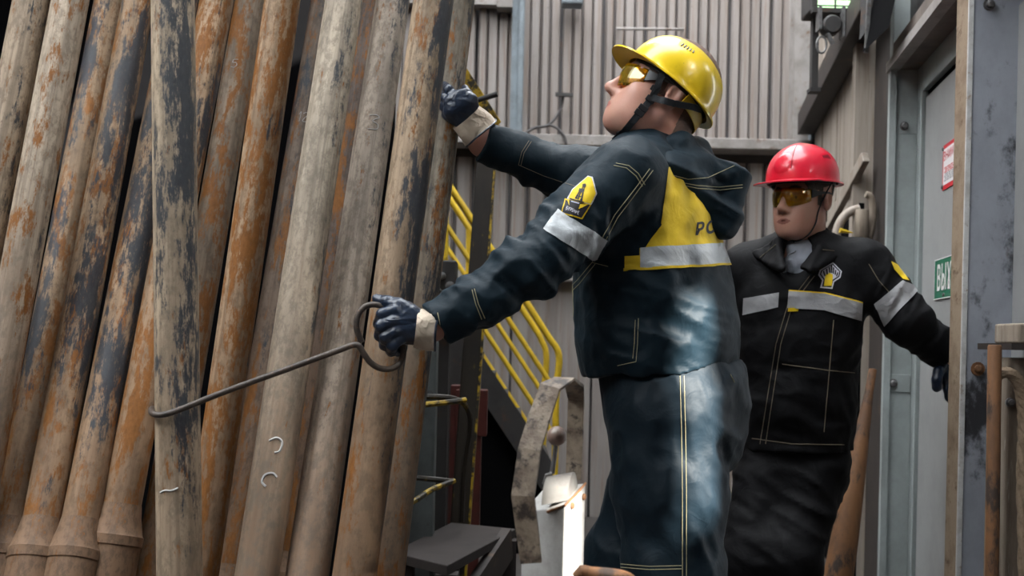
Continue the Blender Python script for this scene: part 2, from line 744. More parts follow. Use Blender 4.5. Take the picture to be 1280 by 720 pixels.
# ------------------------------------------------------------------ materials of the setting
M = {}
M['floor'] = mat_worn('floor_steel', (0.05, 0.042, 0.038), (0.02, 0.018, 0.017), (0.09, 0.045, 0.025), 3, rough=0.6)
def mat_sheet(name, a, b, seed):
    """weathered cladding sheet: grey with vertical rust and dirt runs"""
    m, nt, bs = nmat(name)
    setp(bs, 0.6, 0.1, 0.4)
    co = mapping(nt, nt.nodes.new('ShaderNodeTexCoord').outputs['Object'], (1, 1, 1), (seed, seed * 2, 0))
    oi = nt.nodes.new('ShaderNodeObjectInfo')
    va = nt.nodes.new('ShaderNodeVectorMath'); va.operation = 'ADD'
    lnk(nt, co, va.inputs[0])
    cmb = nt.nodes.new('ShaderNodeCombineXYZ'); lnk(nt, mth(nt, 'MULTIPLY', oi.outputs['Random'], 37.0), cmb.inputs[0]); lnk(nt, mth(nt, 'MULTIPLY', oi.outputs['Random'], 11.0), cmb.inputs[2])
    lnk(nt, cmb.outputs[0], va.inputs[1])
    co = va.outputs[0]
    n1 = tex_noise(nt, mapping(nt, co, (22, 22, 1.3)), 1, 7, 0.65)
    n2 = tex_noise(nt, mapping(nt, co, (45, 45, 1.8), (3, 3, 3)), 1, 8, 0.7)
    n3 = tex_noise(nt, co, 22, 8, 0.75)
    c = mixc(nt, ramp(nt, n1, 0.3, 0.7), a, b)
    c = mixc(nt, mth(nt, 'MULTIPLY', oi.outputs['Random'], 0.3), c, tuple(x * 0.62 for x in a))
    c = mixc(nt, mth(nt, 'MULTIPLY', ramp(nt, n2, 0.50, 0.68), 0.75), c, (0.20, 0.135, 0.095))
    c = mixc(nt, ramp(nt, n3, 0.62, 0.74), c, (0.09, 0.075, 0.07))
    lnk(nt, c, bs.inputs['Base Color'])
    bump(nt, bs, n3, 0.2, 0.004)
    return m
M['sheet'] = mat_sheet('cladding_sheet', (0.31, 0.28, 0.265), (0.225, 0.19, 0.17), 1.0)
M['sheet_low'] = mat_sheet('cladding_sheet_lower', (0.28, 0.255, 0.24), (0.20, 0.17, 0.155), 4.0)
M['groove'] = mat_worn('cladding_groove', (0.055, 0.05, 0.052), (0.035, 0.03, 0.03), (0.07, 0.04, 0.025), 6)
M['board'] = mat_sheet('board_grey', (0.38, 0.33, 0.28), (0.26, 0.215, 0.18), 8.0)
M['girt'] = mat_worn('girt_grey', (0.31, 0.285, 0.27), (0.21, 0.19, 0.175), (0.14, 0.08, 0.05), 8, rough=0.6)
M['bluegrey'] = mat_worn('paint_bluegrey', (0.20, 0.235, 0.26), (0.13, 0.15, 0.165), (0.12, 0.075, 0.05), 7, ramt=0.68)
M['jamb'] = mat_worn('paint_jamb', (0.33, 0.365, 0.36), (0.265, 0.29, 0.285), (0.12, 0.08, 0.05), 5, ramt=0.72, rough=0.5, bmp=0.1)
M['leaf'] = mat_worn('paint_door', (0.31, 0.31, 0.305), (0.26, 0.26, 0.255), (0.13, 0.10, 0.08), 4, ramt=0.75, rough=0.45, bmp=0.06)
M['soffit'] = mat_worn('soffit_brown', (0.17, 0.14, 0.12), (0.11, 0.09, 0.08), (0.2, 0.13, 0.09), 8, rough=0.7)
M['darksteel'] = mat_worn('dark_steel', (0.035, 0.032, 0.031), (0.022, 0.02, 0.02), (0.06, 0.032, 0.02), 8)
M['browndark'] = mat_worn('dark_brown_beam', (0.035, 0.027, 0.024), (0.024, 0.019, 0.017), (0.085, 0.05, 0.03), 8)
M['black'] = mat_plain('black_paint_and_shade', (0.004, 0.004, 0.0045), 0.9, spec=0.02)  # black paint; also stands in for shade behind the rack and boards
M['column'] = mat_worn('column_grey', (0.31, 0.325, 0.365), (0.235, 0.245, 0.28), (0.15, 0.10, 0.07), 5, (1, 1, 0.7), ramt=0.68, rough=0.42, bmp=0.12, dark=(0.03, 0.03, 0.034), damt=0.555)
M['colrust'] = mat_worn('column_edge', (0.30, 0.225, 0.155), (0.19, 0.13, 0.085), (0.10, 0.055, 0.03), 14, rough=0.7)
M['colwhite'] = mat_worn('column_white_edge', (0.55, 0.55, 0.54), (0.4, 0.38, 0.36), (0.25, 0.18, 0.12), 20, rough=0.6)
M['bolt'] = mat_worn('bolt_steel', (0.2, 0.2, 0.2), (0.12, 0.11, 0.11), (0.12, 0.07, 0.04), 40, rough=0.4, metal=0.6)
M['timber'] = mat_worn('old_timber', (0.27, 0.22, 0.17), (0.17, 0.13, 0.10), (0.33, 0.29, 0.24), 4, (9, 9, 1), rough=0.8, bmp=0.5)
M['rustpole'] = mat_worn('rusty_pole', (0.19, 0.085, 0.032), (0.10, 0.048, 0.024), (0.035, 0.022, 0.016), 11, (1, 1, 0.4), rough=0.7, ramt=0.56)
M['rope'] = mat_worn('dusty_rope', (0.30, 0.22, 0.15), (0.2, 0.14, 0.09), None, 60, rough=0.9, bmp=0.6)
M['yellow'] = mat_worn('yellow_paint', (0.66, 0.44, 0.02), (0.5, 0.32, 0.02), (0.13, 0.08, 0.03), 9, ramt=0.66, rough=0.45)
M['blackyellow'] = mat_worn('yellow_paint_greasy', (0.028, 0.022, 0.016), (0.015, 0.013, 0.012), (0.30, 0.2, 0.02), 9, (1, 1, 0.35), ramt=0.63, rough=0.45)
M['yelworn'] = mat_worn('yellow_paint_worn', (0.42, 0.27, 0.015), (0.26, 0.16, 0.015), (0.02, 0.017, 0.013), 16, ramt=0.49, rough=0.5)
M['redsteel'] = mat_worn('red_oxide', (0.07, 0.012, 0.008), (0.04, 0.008, 0.006), (0.03, 0.014, 0.01), 12, rough=0.55)
M['greypillar'] = mat_worn('grey_green_pillar', (0.10, 0.115, 0.115), (0.07, 0.078, 0.08), (0.055, 0.042, 0.035), 7)

KS = 0.146                     # the right-hand wall closes in by this much per metre
WX0 = 0.81
def WX(y): return WX0 + KS * y
BY = 6.9                       # back wall
WD = Vector((KS, 1, 0)).normalized()     # along the right wall, away from the camera
WN = Vector((-1, KS, 0)).normalized()    # its normal, into the room
Z = Vector((0, 0, 1))
def WP(y, z, out=0.0):
    """point on the right wall at depth y, height z, pushed out into the room"""
    return Vector((WX(y), y, z)) + WN * out

# ------------------------------------------------------------------ floor
fl = MB().box((-5, -4, -0.12), (3.6, 7.3, 0.0)).build('floor', M['floor'])
tag(fl, kind='structure')
mb = MB()
for i in range(5):
    for j in range(8):
        x0 = -3.0 + i * 1.1; y0 = -1.5 + j * 1.05
        mb = MB().box((x0 + 0.006, y0 + 0.006, 0.0), (x0 + 1.094, y0 + 1.044, 0.006 + 0.003 * rnd.random()))
        mb.build('floor_plate', M['floor'], fl)

# ------------------------------------------------------------------ back wall with ribbed sheets
wb = MB().box((-4.2, BY + 0.05, 0), (2.6, BY + 0.2, 6.2)).build('wall_back', M['groove'])
tag(wb, kind='structure')
def rib_mesh(name, w, z0, z1, d, m):
    """one trapezoid rib of cladding, local origin at its foot"""
    b = w * 0.5; t = w * 0.5 - d * 0.45
    v = [(-b, 0, z0), (-t, -d, z0), (t, -d, z0), (b, 0, z0), (-b, 0, z1), (-t, -d, z1), (t, -d, z1), (b, 0, z1)]
    f = [(0, 1, 5, 4), (1, 2, 6, 5), (2, 3, 7, 6), (0, 3, 2, 1), (4, 5, 6, 7), (3, 0, 4, 7)]
    me = bpy.data.meshes.new(name); me.from_pydata(v, [], f); me.materials.append(m); me.update()
    return me
ZG1, ZG2 = 2.30, 1.49
PT = 0.062
me_up = rib_mesh('panel', 0.058, ZG1 + 0.03, 6.1, 0.016, M['sheet'])
me_up2 = rib_mesh('panel', 0.056, ZG1 + 0.03, 6.1, 0.026, M['sheet'])
me_mid = rib_mesh('panel', 0.10, ZG2 + 0.03, ZG1 - 0.09, 0.028, M['sheet_low'])
x = -1.0; k = 0
while x < 1.99:
    o = bpy.data.objects.new('panel', me_up if k % 3 else me_up2)
    COL.objects.link(o); o.parent = wb; o.location = (x, BY + 0.05, 0)
    if x < 0.02: o.location.y -= 0.1
    o.location.y -= 0.008 * rnd.random()
    x += PT; k += 1
    if k % 4 == 0: x += 0.012
x = -1.0
while x < 1.98:
    o = bpy.data.objects.new('panel', me_mid)
    COL.objects.link(o); o.parent = wb; o.location = (x, BY + 0.05, 0)
    x += 0.113
# flat lower plates
x = -1.0
while x < 1.9:
    MB().box((x, BY + 0.0, 0.0), (x + 0.485, BY + 0.06, ZG2 - 0.04)).build('panel', M['sheet_low'], wb)
    x += 0.5
# girts (horizontal ledges)
g = MB().box((-1.1, BY - 0.16, ZG1 - 0.035), (2.0, BY + 0.05, ZG1 + 0.03)).build('trim_1', M['girt'], bevel=0.006)
tag(g, kind='structure')
g = MB().box((-1.1, BY - 0.10, ZG2 - 0.04), (2.0, BY + 0.05, ZG2 + 0.025)).build('trim_2', M['girt'], bevel=0.006)
tag(g, kind='structure')
# blue-grey corner column of the left bay
px_ = P(650, 100, BY).x
c = MB().box((px_ - 0.055, BY - 0.13, ZG1), (px_ + 0.02, BY + 0.04, 6.1)).box((px_ - 0.012, BY - 0.16, ZG1), (px_ + 0.012, BY - 0.12, 6.1)).build('trim_3', M['bluegrey'])
tag(c, kind='structure')
# column in the far right corner
c = MB().box((P(1003, 90, BY).x - 0.075, BY - 0.1, 0), (P(1003, 90, BY).x + 0.02, BY + 0.05, 6.1)).box((P(1003, 90, BY).x + 0.02, BY - 0.16, 0), (P(1003, 90, BY).x + 0.05, BY + 0.05, 6.1), 1).build('trim_4', [M['girt'], M['bluegrey']])
tag(c, kind='structure')
# ledge and bracket high in the left bay
o = MB().box((P(588, 4, BY).x - 0.5, BY - 0.16, P(600, 9, BY - 0.1).z), (P(640, 4, BY).x, BY - 0.04, P(600, -2, BY - 0.1).z)).build('trim_5', M['girt'])
tag(o, kind='structure')
o = MB().box((P(622, 4, BY).x, BY - 0.18, P(630, 20, BY).z), (P(641, 4, BY).x, BY - 0.02, P(630, -5, BY).z)).build('trim_6', M['girt'], bevel=0.004)
tag(o, kind='structure')

# ------------------------------------------------------------------ black backdrop for the shade behind the pipes, added canopy blocking light above
wl = MB().box((-4.2, 4.50, 0), (P(484, 500, 4.5).x, 4.57, 6.2)).build('rack_shade_backdrop', M['black'])
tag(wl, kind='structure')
cn = MB().box((-4.2, 2.75, 3.62), (P(500, 300, 3.6).x, 4.6, 3.68)).build('rack_light_block', M['darksteel']); tag(cn, kind='structure')
w2 = MB().box((-4.3, -3, 0), (-4.2, 6.9, 4.6)).build('sky_block_wall_left', M['darksteel'])  # unseen side wall, height set to cut low sky light
tag(w2, kind='structure')
# ------------------------------------------------------------------ right and rear wind walls, added unseen to cut low sky light
ws_ = MB().box((3.25, -3.0, 0), (3.35, 2.9, 3.3)).build('sky_block_wall_right', M['groove']); tag(ws_, kind='structure')
wr = MB().box((-4.2, -3.1, 0), (3.4, -3.0, 5.2)).build('sky_block_wall_rear', M['groove'])
tag(wr, kind='structure')

# ------------------------------------------------------------------ right wall: boards, beam, brace, door reveal, door
YJ = 4.30                      # far door jamb
ZS = 2.145                     # soffit height
base = MB().hexa([WP(YJ + 0.1, 0, -0.2), WP(BY, 0, -0.2), WP(BY, 0, -0.04), WP(YJ + 0.1, 0, -0.04),
                  WP(YJ + 0.1, 6, -0.2), WP(BY, 6, -0.2), WP(BY, 6, -0.04), WP(YJ + 0.1, 6, -0.04)]).build('wall_right', M['groove'])
tag(base, kind='structure')
yy = 4.98
while yy < BY - 0.05:
    w = 0.118
    MB().obox(WP(yy + w / 2, 3.0, -0.018 - 0.006 * rnd.random()), (WD, WN, Z), (w / 2 - 0.005, 0.02, 3.0)).build('board', M['board'], base)
    yy += w
# dark beam along the right wall
o = MB().bar(WP(4.45, 2.485, 0.055), WP(BY - 0.18, 2.42, 0.055), 0.10, 0.13).build('trim_7', M['browndark'], bevel=0.006); tag(o, kind='structure')
# post at the near end of the boards and the inner board beside the jamb
o = MB().obox(WP(4.93, 3.0, 0.0), (WD, WN, Z), (0.045, 0.05, 3.0)).build('trim_8', M['board']); tag(o, kind='structure')
o = MB().obox(WP(4.62, 3.0, -0.06), (WD, WN, Z), (0.25, 0.03, 3.0)).build('trim_9', M['browndark']); tag(o, kind='structure')
# dark opening, black below stands for shade on the boards; diagonal brace in front
o = MB().obox(WP(5.36, 0.86, 0.012), (WD, WN, Z), (0.48, 0.012, 0.85)).build('wall_opening_and_shade', M['black']); tag(o, kind='structure')
o = MB().bar(P(1035, 283, 5.20), P(1082, 196, 4.78), 0.03, 0.05).build('trim_10', M['board'], bevel=0.004); tag(o, kind='structure')
# far jamb (faces the camera), soffit, header, door frame and leaf
RV = 0.105
J0 = WP(YJ, 0); JN = WD
def WB(y0, y1, o0, o1, z0, z1):
    return [WP(y0, z0, o0), WP(y1, z0, o0), WP(y1, z0, o1), WP(y0, z0, o1), WP(y0, z1, o0), WP(y1, z1, o0), WP(y1, z1, o1), WP(y0, z1, o1)]
YN = 2.7
jm = MB().hexa(WB(YJ, YJ + 0.07, -RV - 0.3, 0.0, 0, 6)).build('wall_right_jamb', M['jamb'], bevel=0.004); tag(jm, kind='structure')
o = MB().hexa(WB(YJ - 0.02, YJ + 0.02, -0.012, 0.012, 0, ZS)).build('jamb_lip', M['jamb'], jm)
hd = MB().hexa(WB(YN, YJ, -RV - 0.3, 0.0, ZS, ZS + 0.1)).build('door_header', M['soffit']); tag(hd, kind='structure')
MB().hexa(WB(YN, YJ + 0.02, -0.02, 0.022, ZS - 0.008, ZS + 0.028)).build('header_lip', M['girt'], hd)
wu = MB().hexa(WB(YN, YJ, -RV - 0.3, -0.06, ZS + 0.1, 6)).build('wall_right_upper', M['darksteel']); tag(wu, kind='structure')
dr_ = MB().hexa(WB(YN, YJ, -RV - 0.06, -RV - 0.012, 0, ZS)).build('door_1', M['black']); tag(dr_, kind='structure')
MB().hexa(WB(YJ - 0.075, YJ, -RV - 0.012, -RV + 0.012, 0, ZS)).hexa(WB(YN, YJ - 0.085, -RV - 0.012, -RV + 0.012, ZS - 0.10, ZS)).build('door_frame', M['jamb'], dr_, bevel=0.003)
MB().hexa(WB(YN, YJ - 0.105, -RV - 0.014, -RV + 0.002, 0.02, ZS - 0.13)).build('door_leaf', M['leaf'], dr_, bevel=0.002)
# bolted lugs on the jamb
for (px, py) in ((1131, 157), (1117, 479)):
    c = P(px + 6, py, YJ - 0.006)
    lug = MB().obox(c, (WN, WD, Z), (0.044, 0.006, 0.034)).build('lug_plate', M['jamb'], jm, bevel=0.002)
    b = P(px, py, YJ - 0.02)
    MB().lathe(b + WD * 0.012, -WD, [(0.017, 0), (0.017, 0.004), (0.0115, 0.004), (0.0115, 0.016), (0.008, 0.018)], 6 * 2).build('bolt', M['bolt'], jm)

# ------------------------------------------------------------------ drill pipes leaning in the rack
PR = 0.0445
def mat_pipe(name, seed, base, rust=0.5, dark=0.62, ang=0.0, dgain=0.10, rcol=(0.235, 0.095, 0.024), mud=0.5):
    m, nt, b = nmat(name)
    setp(b, 0.6, 0.0, 0.22)
    oc = objco(nt)
    sx = nt.nodes.new('ShaderNodeSeparateXYZ'); lnk(nt, oc, sx.inputs[0])
    co = mapping(nt, oc, (1, 1, 1), (seed * 3.1, seed * 1.3, seed * 7.7))
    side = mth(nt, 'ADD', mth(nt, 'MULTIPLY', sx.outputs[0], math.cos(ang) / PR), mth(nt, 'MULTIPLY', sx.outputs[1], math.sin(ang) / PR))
    long1 = tex_noise(nt, mapping(nt, co, (16, 16, 2.2)), 1, 9, 0.68)
    long2 = tex_noise(nt, mapping(nt, co, (24, 24, 5.5), (4, 1, 8)), 1, 12, 0.78)
    long3 = tex_noise(nt, mapping(nt, co, (17, 17, 3.2), (1, 8, 3)), 1, 12, 0.78)
    blot = tex_noise(nt, mapping(nt, co, (48, 48, 26), (2, 2, 2)), 1, 8, 0.75)
    fine = tex_noise(nt, mapping(nt, co, (140, 140, 60)), 1, 5, 0.7)
    streak = tex_noise(nt, mapping(nt, co, (90, 90, 1.5), (6, 6, 6)), 1, 4, 0.6)
    lt = tuple(min(1, x * 1.25) for x in base); dk = tuple(x * 0.6 for x in base)
    c = mixc(nt, ramp(nt, long1, 0.32, 0.68), dk, lt)
    c = mixc(nt, mth(nt, 'MULTIPLY', ramp(nt, streak, 0.45, 0.68), 0.65), c, tuple(x * 0.42 for x in base))
    # dusty clay towards the foot of the pipe
    zz = ramp(nt, mth(nt, 'ADD', sx.outputs[2], mth(nt, 'MULTIPLY', long1, 0.6)), 1.9, 0.7)
    c = mixc(nt, mth(nt, 'MULTIPLY', zz, mud), c, (0.20, 0.118, 0.07))
    c = mixc(nt, mth(nt, 'MULTIPLY', ramp(nt, blot, 0.44, 0.60), 0.6), c, tuple(x * 0.36 for x in base))
    # rust
    r = mth(nt, 'ADD', long2, mth(nt, 'MULTIPLY', mth(nt, 'SUBTRACT', blot, 0.5), 0.35))
    rc_ = mixc(nt, fine, tuple(x * 0.35 for x in rcol), tuple(min(1, x * 1.5) for x in rcol))
    c = mixc(nt, ramp(nt, r, rust - 0.035, rust + 0.05), c, rc_)
    # dark blue-black patches, denser towards one side of the pipe
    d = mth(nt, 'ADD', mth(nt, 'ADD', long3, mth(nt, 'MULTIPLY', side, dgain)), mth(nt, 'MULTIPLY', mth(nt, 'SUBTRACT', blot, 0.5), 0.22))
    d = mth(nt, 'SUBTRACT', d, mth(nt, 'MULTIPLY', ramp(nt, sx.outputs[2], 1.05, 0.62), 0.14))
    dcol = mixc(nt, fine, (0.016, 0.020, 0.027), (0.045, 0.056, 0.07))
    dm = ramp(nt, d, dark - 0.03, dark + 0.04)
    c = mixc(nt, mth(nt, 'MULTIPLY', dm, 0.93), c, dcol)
    c = mixc(nt, mth(nt, 'MULTIPLY', ramp(nt, fine, 0.6, 0.75), 0.5), c, tuple(x * 0.4 for x in base))
    lnk(nt, c, b.inputs['Base Color'])
    lnk(nt, mth(nt, 'SUBTRACT', 0.62, mth(nt, 'MULTIPLY', dm, 0.2)), b.inputs['Roughness'])
    bump(nt, b, mth(nt, 'ADD', mth(nt, 'MULTIPLY', r, 0.8), mth(nt, 'MULTIPLY', fine, 0.35)), 0.55, 0.004)
    return m


def pipe_mesh(name, L, n=28):
    mb = MB().lathe((0, 0, 0), (0, 0, 1), [(PR, 0.3), (PR, 1.2), (PR, 2.0), (PR, L)], n)
    me = bpy.data.meshes.new(name); me.from_pydata(mb.v, [], mb.f); return me


def joint_mesh(n=28):
    pr = [(0.052, 0.0), (0.0605, 0.012), (0.0605, 0.30), (0.0585, 0.303), (0.0585, 0.311), (0.0605, 0.314), (0.0605, 0.565), (0.0635, 0.568), (0.0635, 0.590),
          (0.0605, 0.594), (0.056, 0.612), (0.0500, 0.635), (PR + 0.001, 0.665)]
    mb = MB().lathe((0, 0, 0), (0, 0, 1), pr, n)
    me = bpy.data.meshes.new('tool_joint'); me.from_pydata(mb.v, [], mb.f)
    return me


GT = (0.42, 0.325, 0.235); GB = (0.36, 0.245, 0.155); GG = (0.42, 0.35, 0.27); DKB = (0.13, 0.10, 0.085)
RT = 0.0
FR = -math.pi / 2
# x at y=0, x at y=720, pixel width top, bottom, base colour, rust, dark, dark side angle, gain, label
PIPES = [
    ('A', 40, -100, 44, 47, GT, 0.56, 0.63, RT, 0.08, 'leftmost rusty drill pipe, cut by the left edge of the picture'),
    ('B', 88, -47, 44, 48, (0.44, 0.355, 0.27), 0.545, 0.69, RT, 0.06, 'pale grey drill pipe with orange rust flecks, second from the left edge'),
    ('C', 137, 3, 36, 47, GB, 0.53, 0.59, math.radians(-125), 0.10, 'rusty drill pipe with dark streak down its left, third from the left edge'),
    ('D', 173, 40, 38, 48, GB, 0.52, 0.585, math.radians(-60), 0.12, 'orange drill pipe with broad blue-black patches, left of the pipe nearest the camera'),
    ('E', 228, 88, 38, 48, GB, 0.55, 0.575, math.radians(-45), 0.13, 'drill pipe half hidden behind the upright near pipe, black right side'),
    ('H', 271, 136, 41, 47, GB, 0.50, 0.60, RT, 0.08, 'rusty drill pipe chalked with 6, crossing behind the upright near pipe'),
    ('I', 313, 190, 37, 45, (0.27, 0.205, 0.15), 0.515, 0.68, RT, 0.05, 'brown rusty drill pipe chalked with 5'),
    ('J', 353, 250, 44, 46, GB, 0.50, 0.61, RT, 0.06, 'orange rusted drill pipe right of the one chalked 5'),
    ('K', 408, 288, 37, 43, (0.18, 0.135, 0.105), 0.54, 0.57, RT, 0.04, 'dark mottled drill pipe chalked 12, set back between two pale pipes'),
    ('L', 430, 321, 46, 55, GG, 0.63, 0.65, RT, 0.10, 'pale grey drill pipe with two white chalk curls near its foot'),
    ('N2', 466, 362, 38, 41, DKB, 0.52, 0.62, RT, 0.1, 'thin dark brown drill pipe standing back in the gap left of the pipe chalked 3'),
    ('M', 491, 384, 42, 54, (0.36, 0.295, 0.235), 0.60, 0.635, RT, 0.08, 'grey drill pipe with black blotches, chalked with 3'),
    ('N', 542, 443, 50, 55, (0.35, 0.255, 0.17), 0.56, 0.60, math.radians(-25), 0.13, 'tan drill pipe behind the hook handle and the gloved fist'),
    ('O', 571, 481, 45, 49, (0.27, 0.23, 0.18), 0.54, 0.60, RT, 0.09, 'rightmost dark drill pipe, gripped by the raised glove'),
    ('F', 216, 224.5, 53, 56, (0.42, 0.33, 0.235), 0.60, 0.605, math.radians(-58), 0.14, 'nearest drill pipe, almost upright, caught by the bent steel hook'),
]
jm_me = joint_mesh()
M['joint'] = mat_pipe('pipe_joint', 3.3, (0.21, 0.145, 0.10), 0.60, 0.80, 0.0, 0.0, mud=0.9)
PIPE = {}
def place_pipe(key, top, bot, base, rust, dark, ang, gain, label, seed):
    d = (top - bot).normalized()
    foot = bot + d * ((0.012 - bot.z) / d.z)
    L = (3.4 - foot.z) / d.z
    X = C_RIGHT - d * C_RIGHT.dot(d); X.normalize(); Y = d.cross(X)
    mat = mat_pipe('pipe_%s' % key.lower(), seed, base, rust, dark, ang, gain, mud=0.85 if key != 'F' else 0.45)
    me = pipe_mesh('drill_pipe', L)
    me.materials.append(mat); autos = me; smooth_mesh(me)
    o = bpy.data.objects.new('drill_pipe', me); COL.objects.link(o)
    autosmooth(o)
    o.matrix_world = Matrix(((X.x, Y.x, d.x, foot.x), (X.y, Y.y, d.y, foot.y), (X.z, Y.z, d.z, foot.z), (0, 0, 0, 1)))
    tag(o, label, 'pipe', 'drill pipes leaning in the rack')
    jme = jm_me.copy(); jme.materials.append(M['joint'])
    j = bpy.data.objects.new('tool_joint', jme); COL.objects.link(j); j.parent = o
    autosmooth(j, 30)
    if key in 'FIJKLMNO' or key == 'N2': j.scale.z = 0.72
    PIPE[key] = (o, foot, d, X, Y)
    return o
for i, (key, xt, xb, wt, wb_, base, rust, dark, ang, gain, label) in enumerate(PIPES):
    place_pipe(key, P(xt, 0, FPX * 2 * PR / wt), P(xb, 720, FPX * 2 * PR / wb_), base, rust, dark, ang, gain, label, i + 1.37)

# chalk marks wrapped onto the pipes
M['chalk'] = mat_plain('chalk', (0.45, 0.44, 0.43), 0.9, var=0.25, scale=400)
def chalk_uv(key, py):
    """local z of image row py on a pipe"""
    o, foot, d, X, Y = PIPE[key]
    t0, t1 = 0.0, 4.0
    for _ in range(40):
        tm = (t0 + t1) / 2; w = foot + d * tm; r = w - CAM
        y = PPY - FPX * r.dot(C_UP) / r.y
        if y > py: t0 = tm
        else: t1 = tm
    return (t0 + t1) / 2
def chalk_strokes(key, py, strokes, x0=0.0, r=0.0012, s=0.001):
    """strokes in units of s metres, x to the right, y up, drawn on the front of the pipe"""
    o = PIPE[key][0]; z = chalk_uv(key, py)
    mb = MB()
    for st in strokes:
        pts = smooth_path([Vector((p[0] * s + x0, p[1] * s, 0)) for p in st], 5) if len(st) > 2 else [Vector((p[0] * s + x0, p[1] * s, 0)) for p in st]
        out = []
        for p in pts:
            a = -math.pi / 2 + p.x / PR
            out.append((math.cos(a) * (PR + 0.0004), math.sin(a) * (PR + 0.0004), z + p.y))
        mb.tube(out, r, 5)
    me = bpy.data.meshes.new('chalk_mark'); me.from_pydata(mb.v, [], mb.f); me.materials.append(M['chalk'])
    c = bpy.data.objects.new('chalk_mark', me); COL.objects.link(c); c.parent = o
    return c
S6 = [[(6, 12), (-4, 8), (-8, -4), (0, -12), (8, -6), (4, 0), (-6, -4)]]
S5 = [[(8, 14), (-4, 12)], [(-4, 12), (-6, 2), (4, 2), (7, -6), (0, -14), (-8, -12)]]
S3 = [[(-9, 15), (4, 17), (9, 12), (-2, 3), (9, -4), (7, -15), (-9, -16)]]
S12 = [[(-16, 8), (-11, 15), (-13, -15)], [(-4, 10), (4, 15), (8, 8), (-4, -13), (10, -14)]]
chalk_strokes('H', 115, S6, -0.020)
chalk_strokes('I', 90, S5, 0.0)
chalk_strokes('K', 155, S12, 0.004, 0.0009)
chalk_strokes('M', 166, S3, 0.006, 0.0010, 0.0013)
chalk_strokes('L', 563, [[(-10, 8), (2, 14), (12, 8), (10, -8), (2, -12)]], 0.006, 0.0024, 0.0012)
chalk_strokes('L', 605, [[(12, 6), (4, 12), (-8, 8), (-12, -4), (-4, -12)]], 0.006, 0.0027, 0.0012)
chalk_strokes('F', 612, [[(-22, -4), (-10, 0), (4, -1), (16, 4)]], -0.004, 0.0020)

# ------------------------------------------------------------------ people: shared pieces
def mat_skin(name, col, red=(0.55, 0.2, 0.15), stub=None):
    m, nt, b = nmat(name)
    setp(b, 0.42, 0, 0.45)
    b.inputs['Subsurface Weight'].default_value = 0.12
    b.inputs['Subsurface Radius'].default_value = (0.01, 0.004, 0.002)
    b.inputs['Subsurface Scale'].default_value = 0.5
    co = objco(nt)
    n = tex_noise(nt, co, 18, 5, 0.6); f = tex_noise(nt, co, 260, 3, 0.6)
    c = mixc(nt, ramp(nt, n, 0.35, 0.7), col, tuple(a * 0.7 + r * 0.3 for a, r in zip(col, red)))
    c = mixc(nt, mth(nt, 'MULTIPLY', f, 0.3), c, tuple(x * 0.6 for x in col))
    lnk(nt, c, b.inputs['Base Color'])
    bump(nt, b, f, 0.12, 0.002)
    return m
M['skin_a'] = mat_skin('skin_fair', (0.60, 0.33, 0.25))
M['skin_b'] = mat_skin('skin_tanned', (0.56, 0.31, 0.23))
M['lip_a'] = mat_plain('lips', (0.42, 0.14, 0.12), 0.4)
M['lip_b'] = mat_plain('lips_tanned', (0.27, 0.10, 0.075), 0.45)
M['hair_a'] = mat_plain('hair_short_brown', (0.17, 0.105, 0.08), 0.75, var=0.6, scale=500, bmp=0.5)
M['hair_b'] = mat_plain('hair_greying', (0.07, 0.055, 0.045), 0.75, var=0.6, scale=500, bmp=0.5)
M['eye'] = mat_plain('eye_white', (0.6, 0.56, 0.52), 0.15)
M['iris'] = mat_plain('iris', (0.03, 0.025, 0.02), 0.15)
M['navy'] = mat_cloth('petrol_workwear', (0.0028, 0.0125, 0.0205), rough=0.6, spec=0.22, sheen=0.04)
M['navy_t'] = mat_cloth('petrol_trousers', (0.0036, 0.0118, 0.0195), rough=0.6, spec=0.24, sheen=0.04)
M['blackcloth'] = mat_cloth('black_workwear', (0.0032, 0.0032, 0.0042), rough=0.7, spec=0.18, sheen=0.0)
M['ycloth'] = mat_cloth('yellow_cloth', (0.72, 0.50, 0.025), rough=0.7, var=0.12, sheen=0.1, bmp=0.2)
M['reflect'] = mat_cloth('reflective_tape', (0.50, 0.53, 0.55), rough=0.38, weave=1200, spec=0.7, var=0.12, sheen=0.0, bmp=0.25, dirt=(0.3, 0.28, 0.26))
M['reflect_d'] = mat_cloth('reflective_tape_dirty', (0.33, 0.33, 0.34), rough=0.45, weave=1200, spec=0.6, var=0.2, sheen=0.0, bmp=0.3, dirt=(0.17, 0.16, 0.15))
M['stitch'] = mat_plain('stitch_thread', (0.36, 0.33, 0.2), 0.8)
M['stitch_d'] = mat_plain('stitch_thread_dull', (0.16, 0.13, 0.09), 0.8)
M['glove'] = mat_cloth('nitrile_glove', (0.010, 0.020, 0.042), rough=0.28, spec=0.6, var=0.4, sheen=0, bmp=0.35, dirt=(0.10, 0.09, 0.08))
M['cuff'] = mat_cloth('canvas_cuff', (0.55, 0.46, 0.36), rough=0.85, var=0.2, sheen=0.1, bmp=0.5, dirt=(0.30, 0.23, 0.17))
M['strap'] = mat_cloth('black_webbing', (0.018, 0.020, 0.024), rough=0.6, bmp=0.3)
M['plastic'] = mat_plain('black_plastic', (0.012, 0.012, 0.014), 0.35)
M['shirt'] = mat_cloth('grey_tshirt', (0.33, 0.35, 0.40), rough=0.85, sheen=0.1, bmp=0.3)
M['boot'] = mat_plain('boot_leather', (0.02, 0.017, 0.015), 0.5, bmp=0.3)


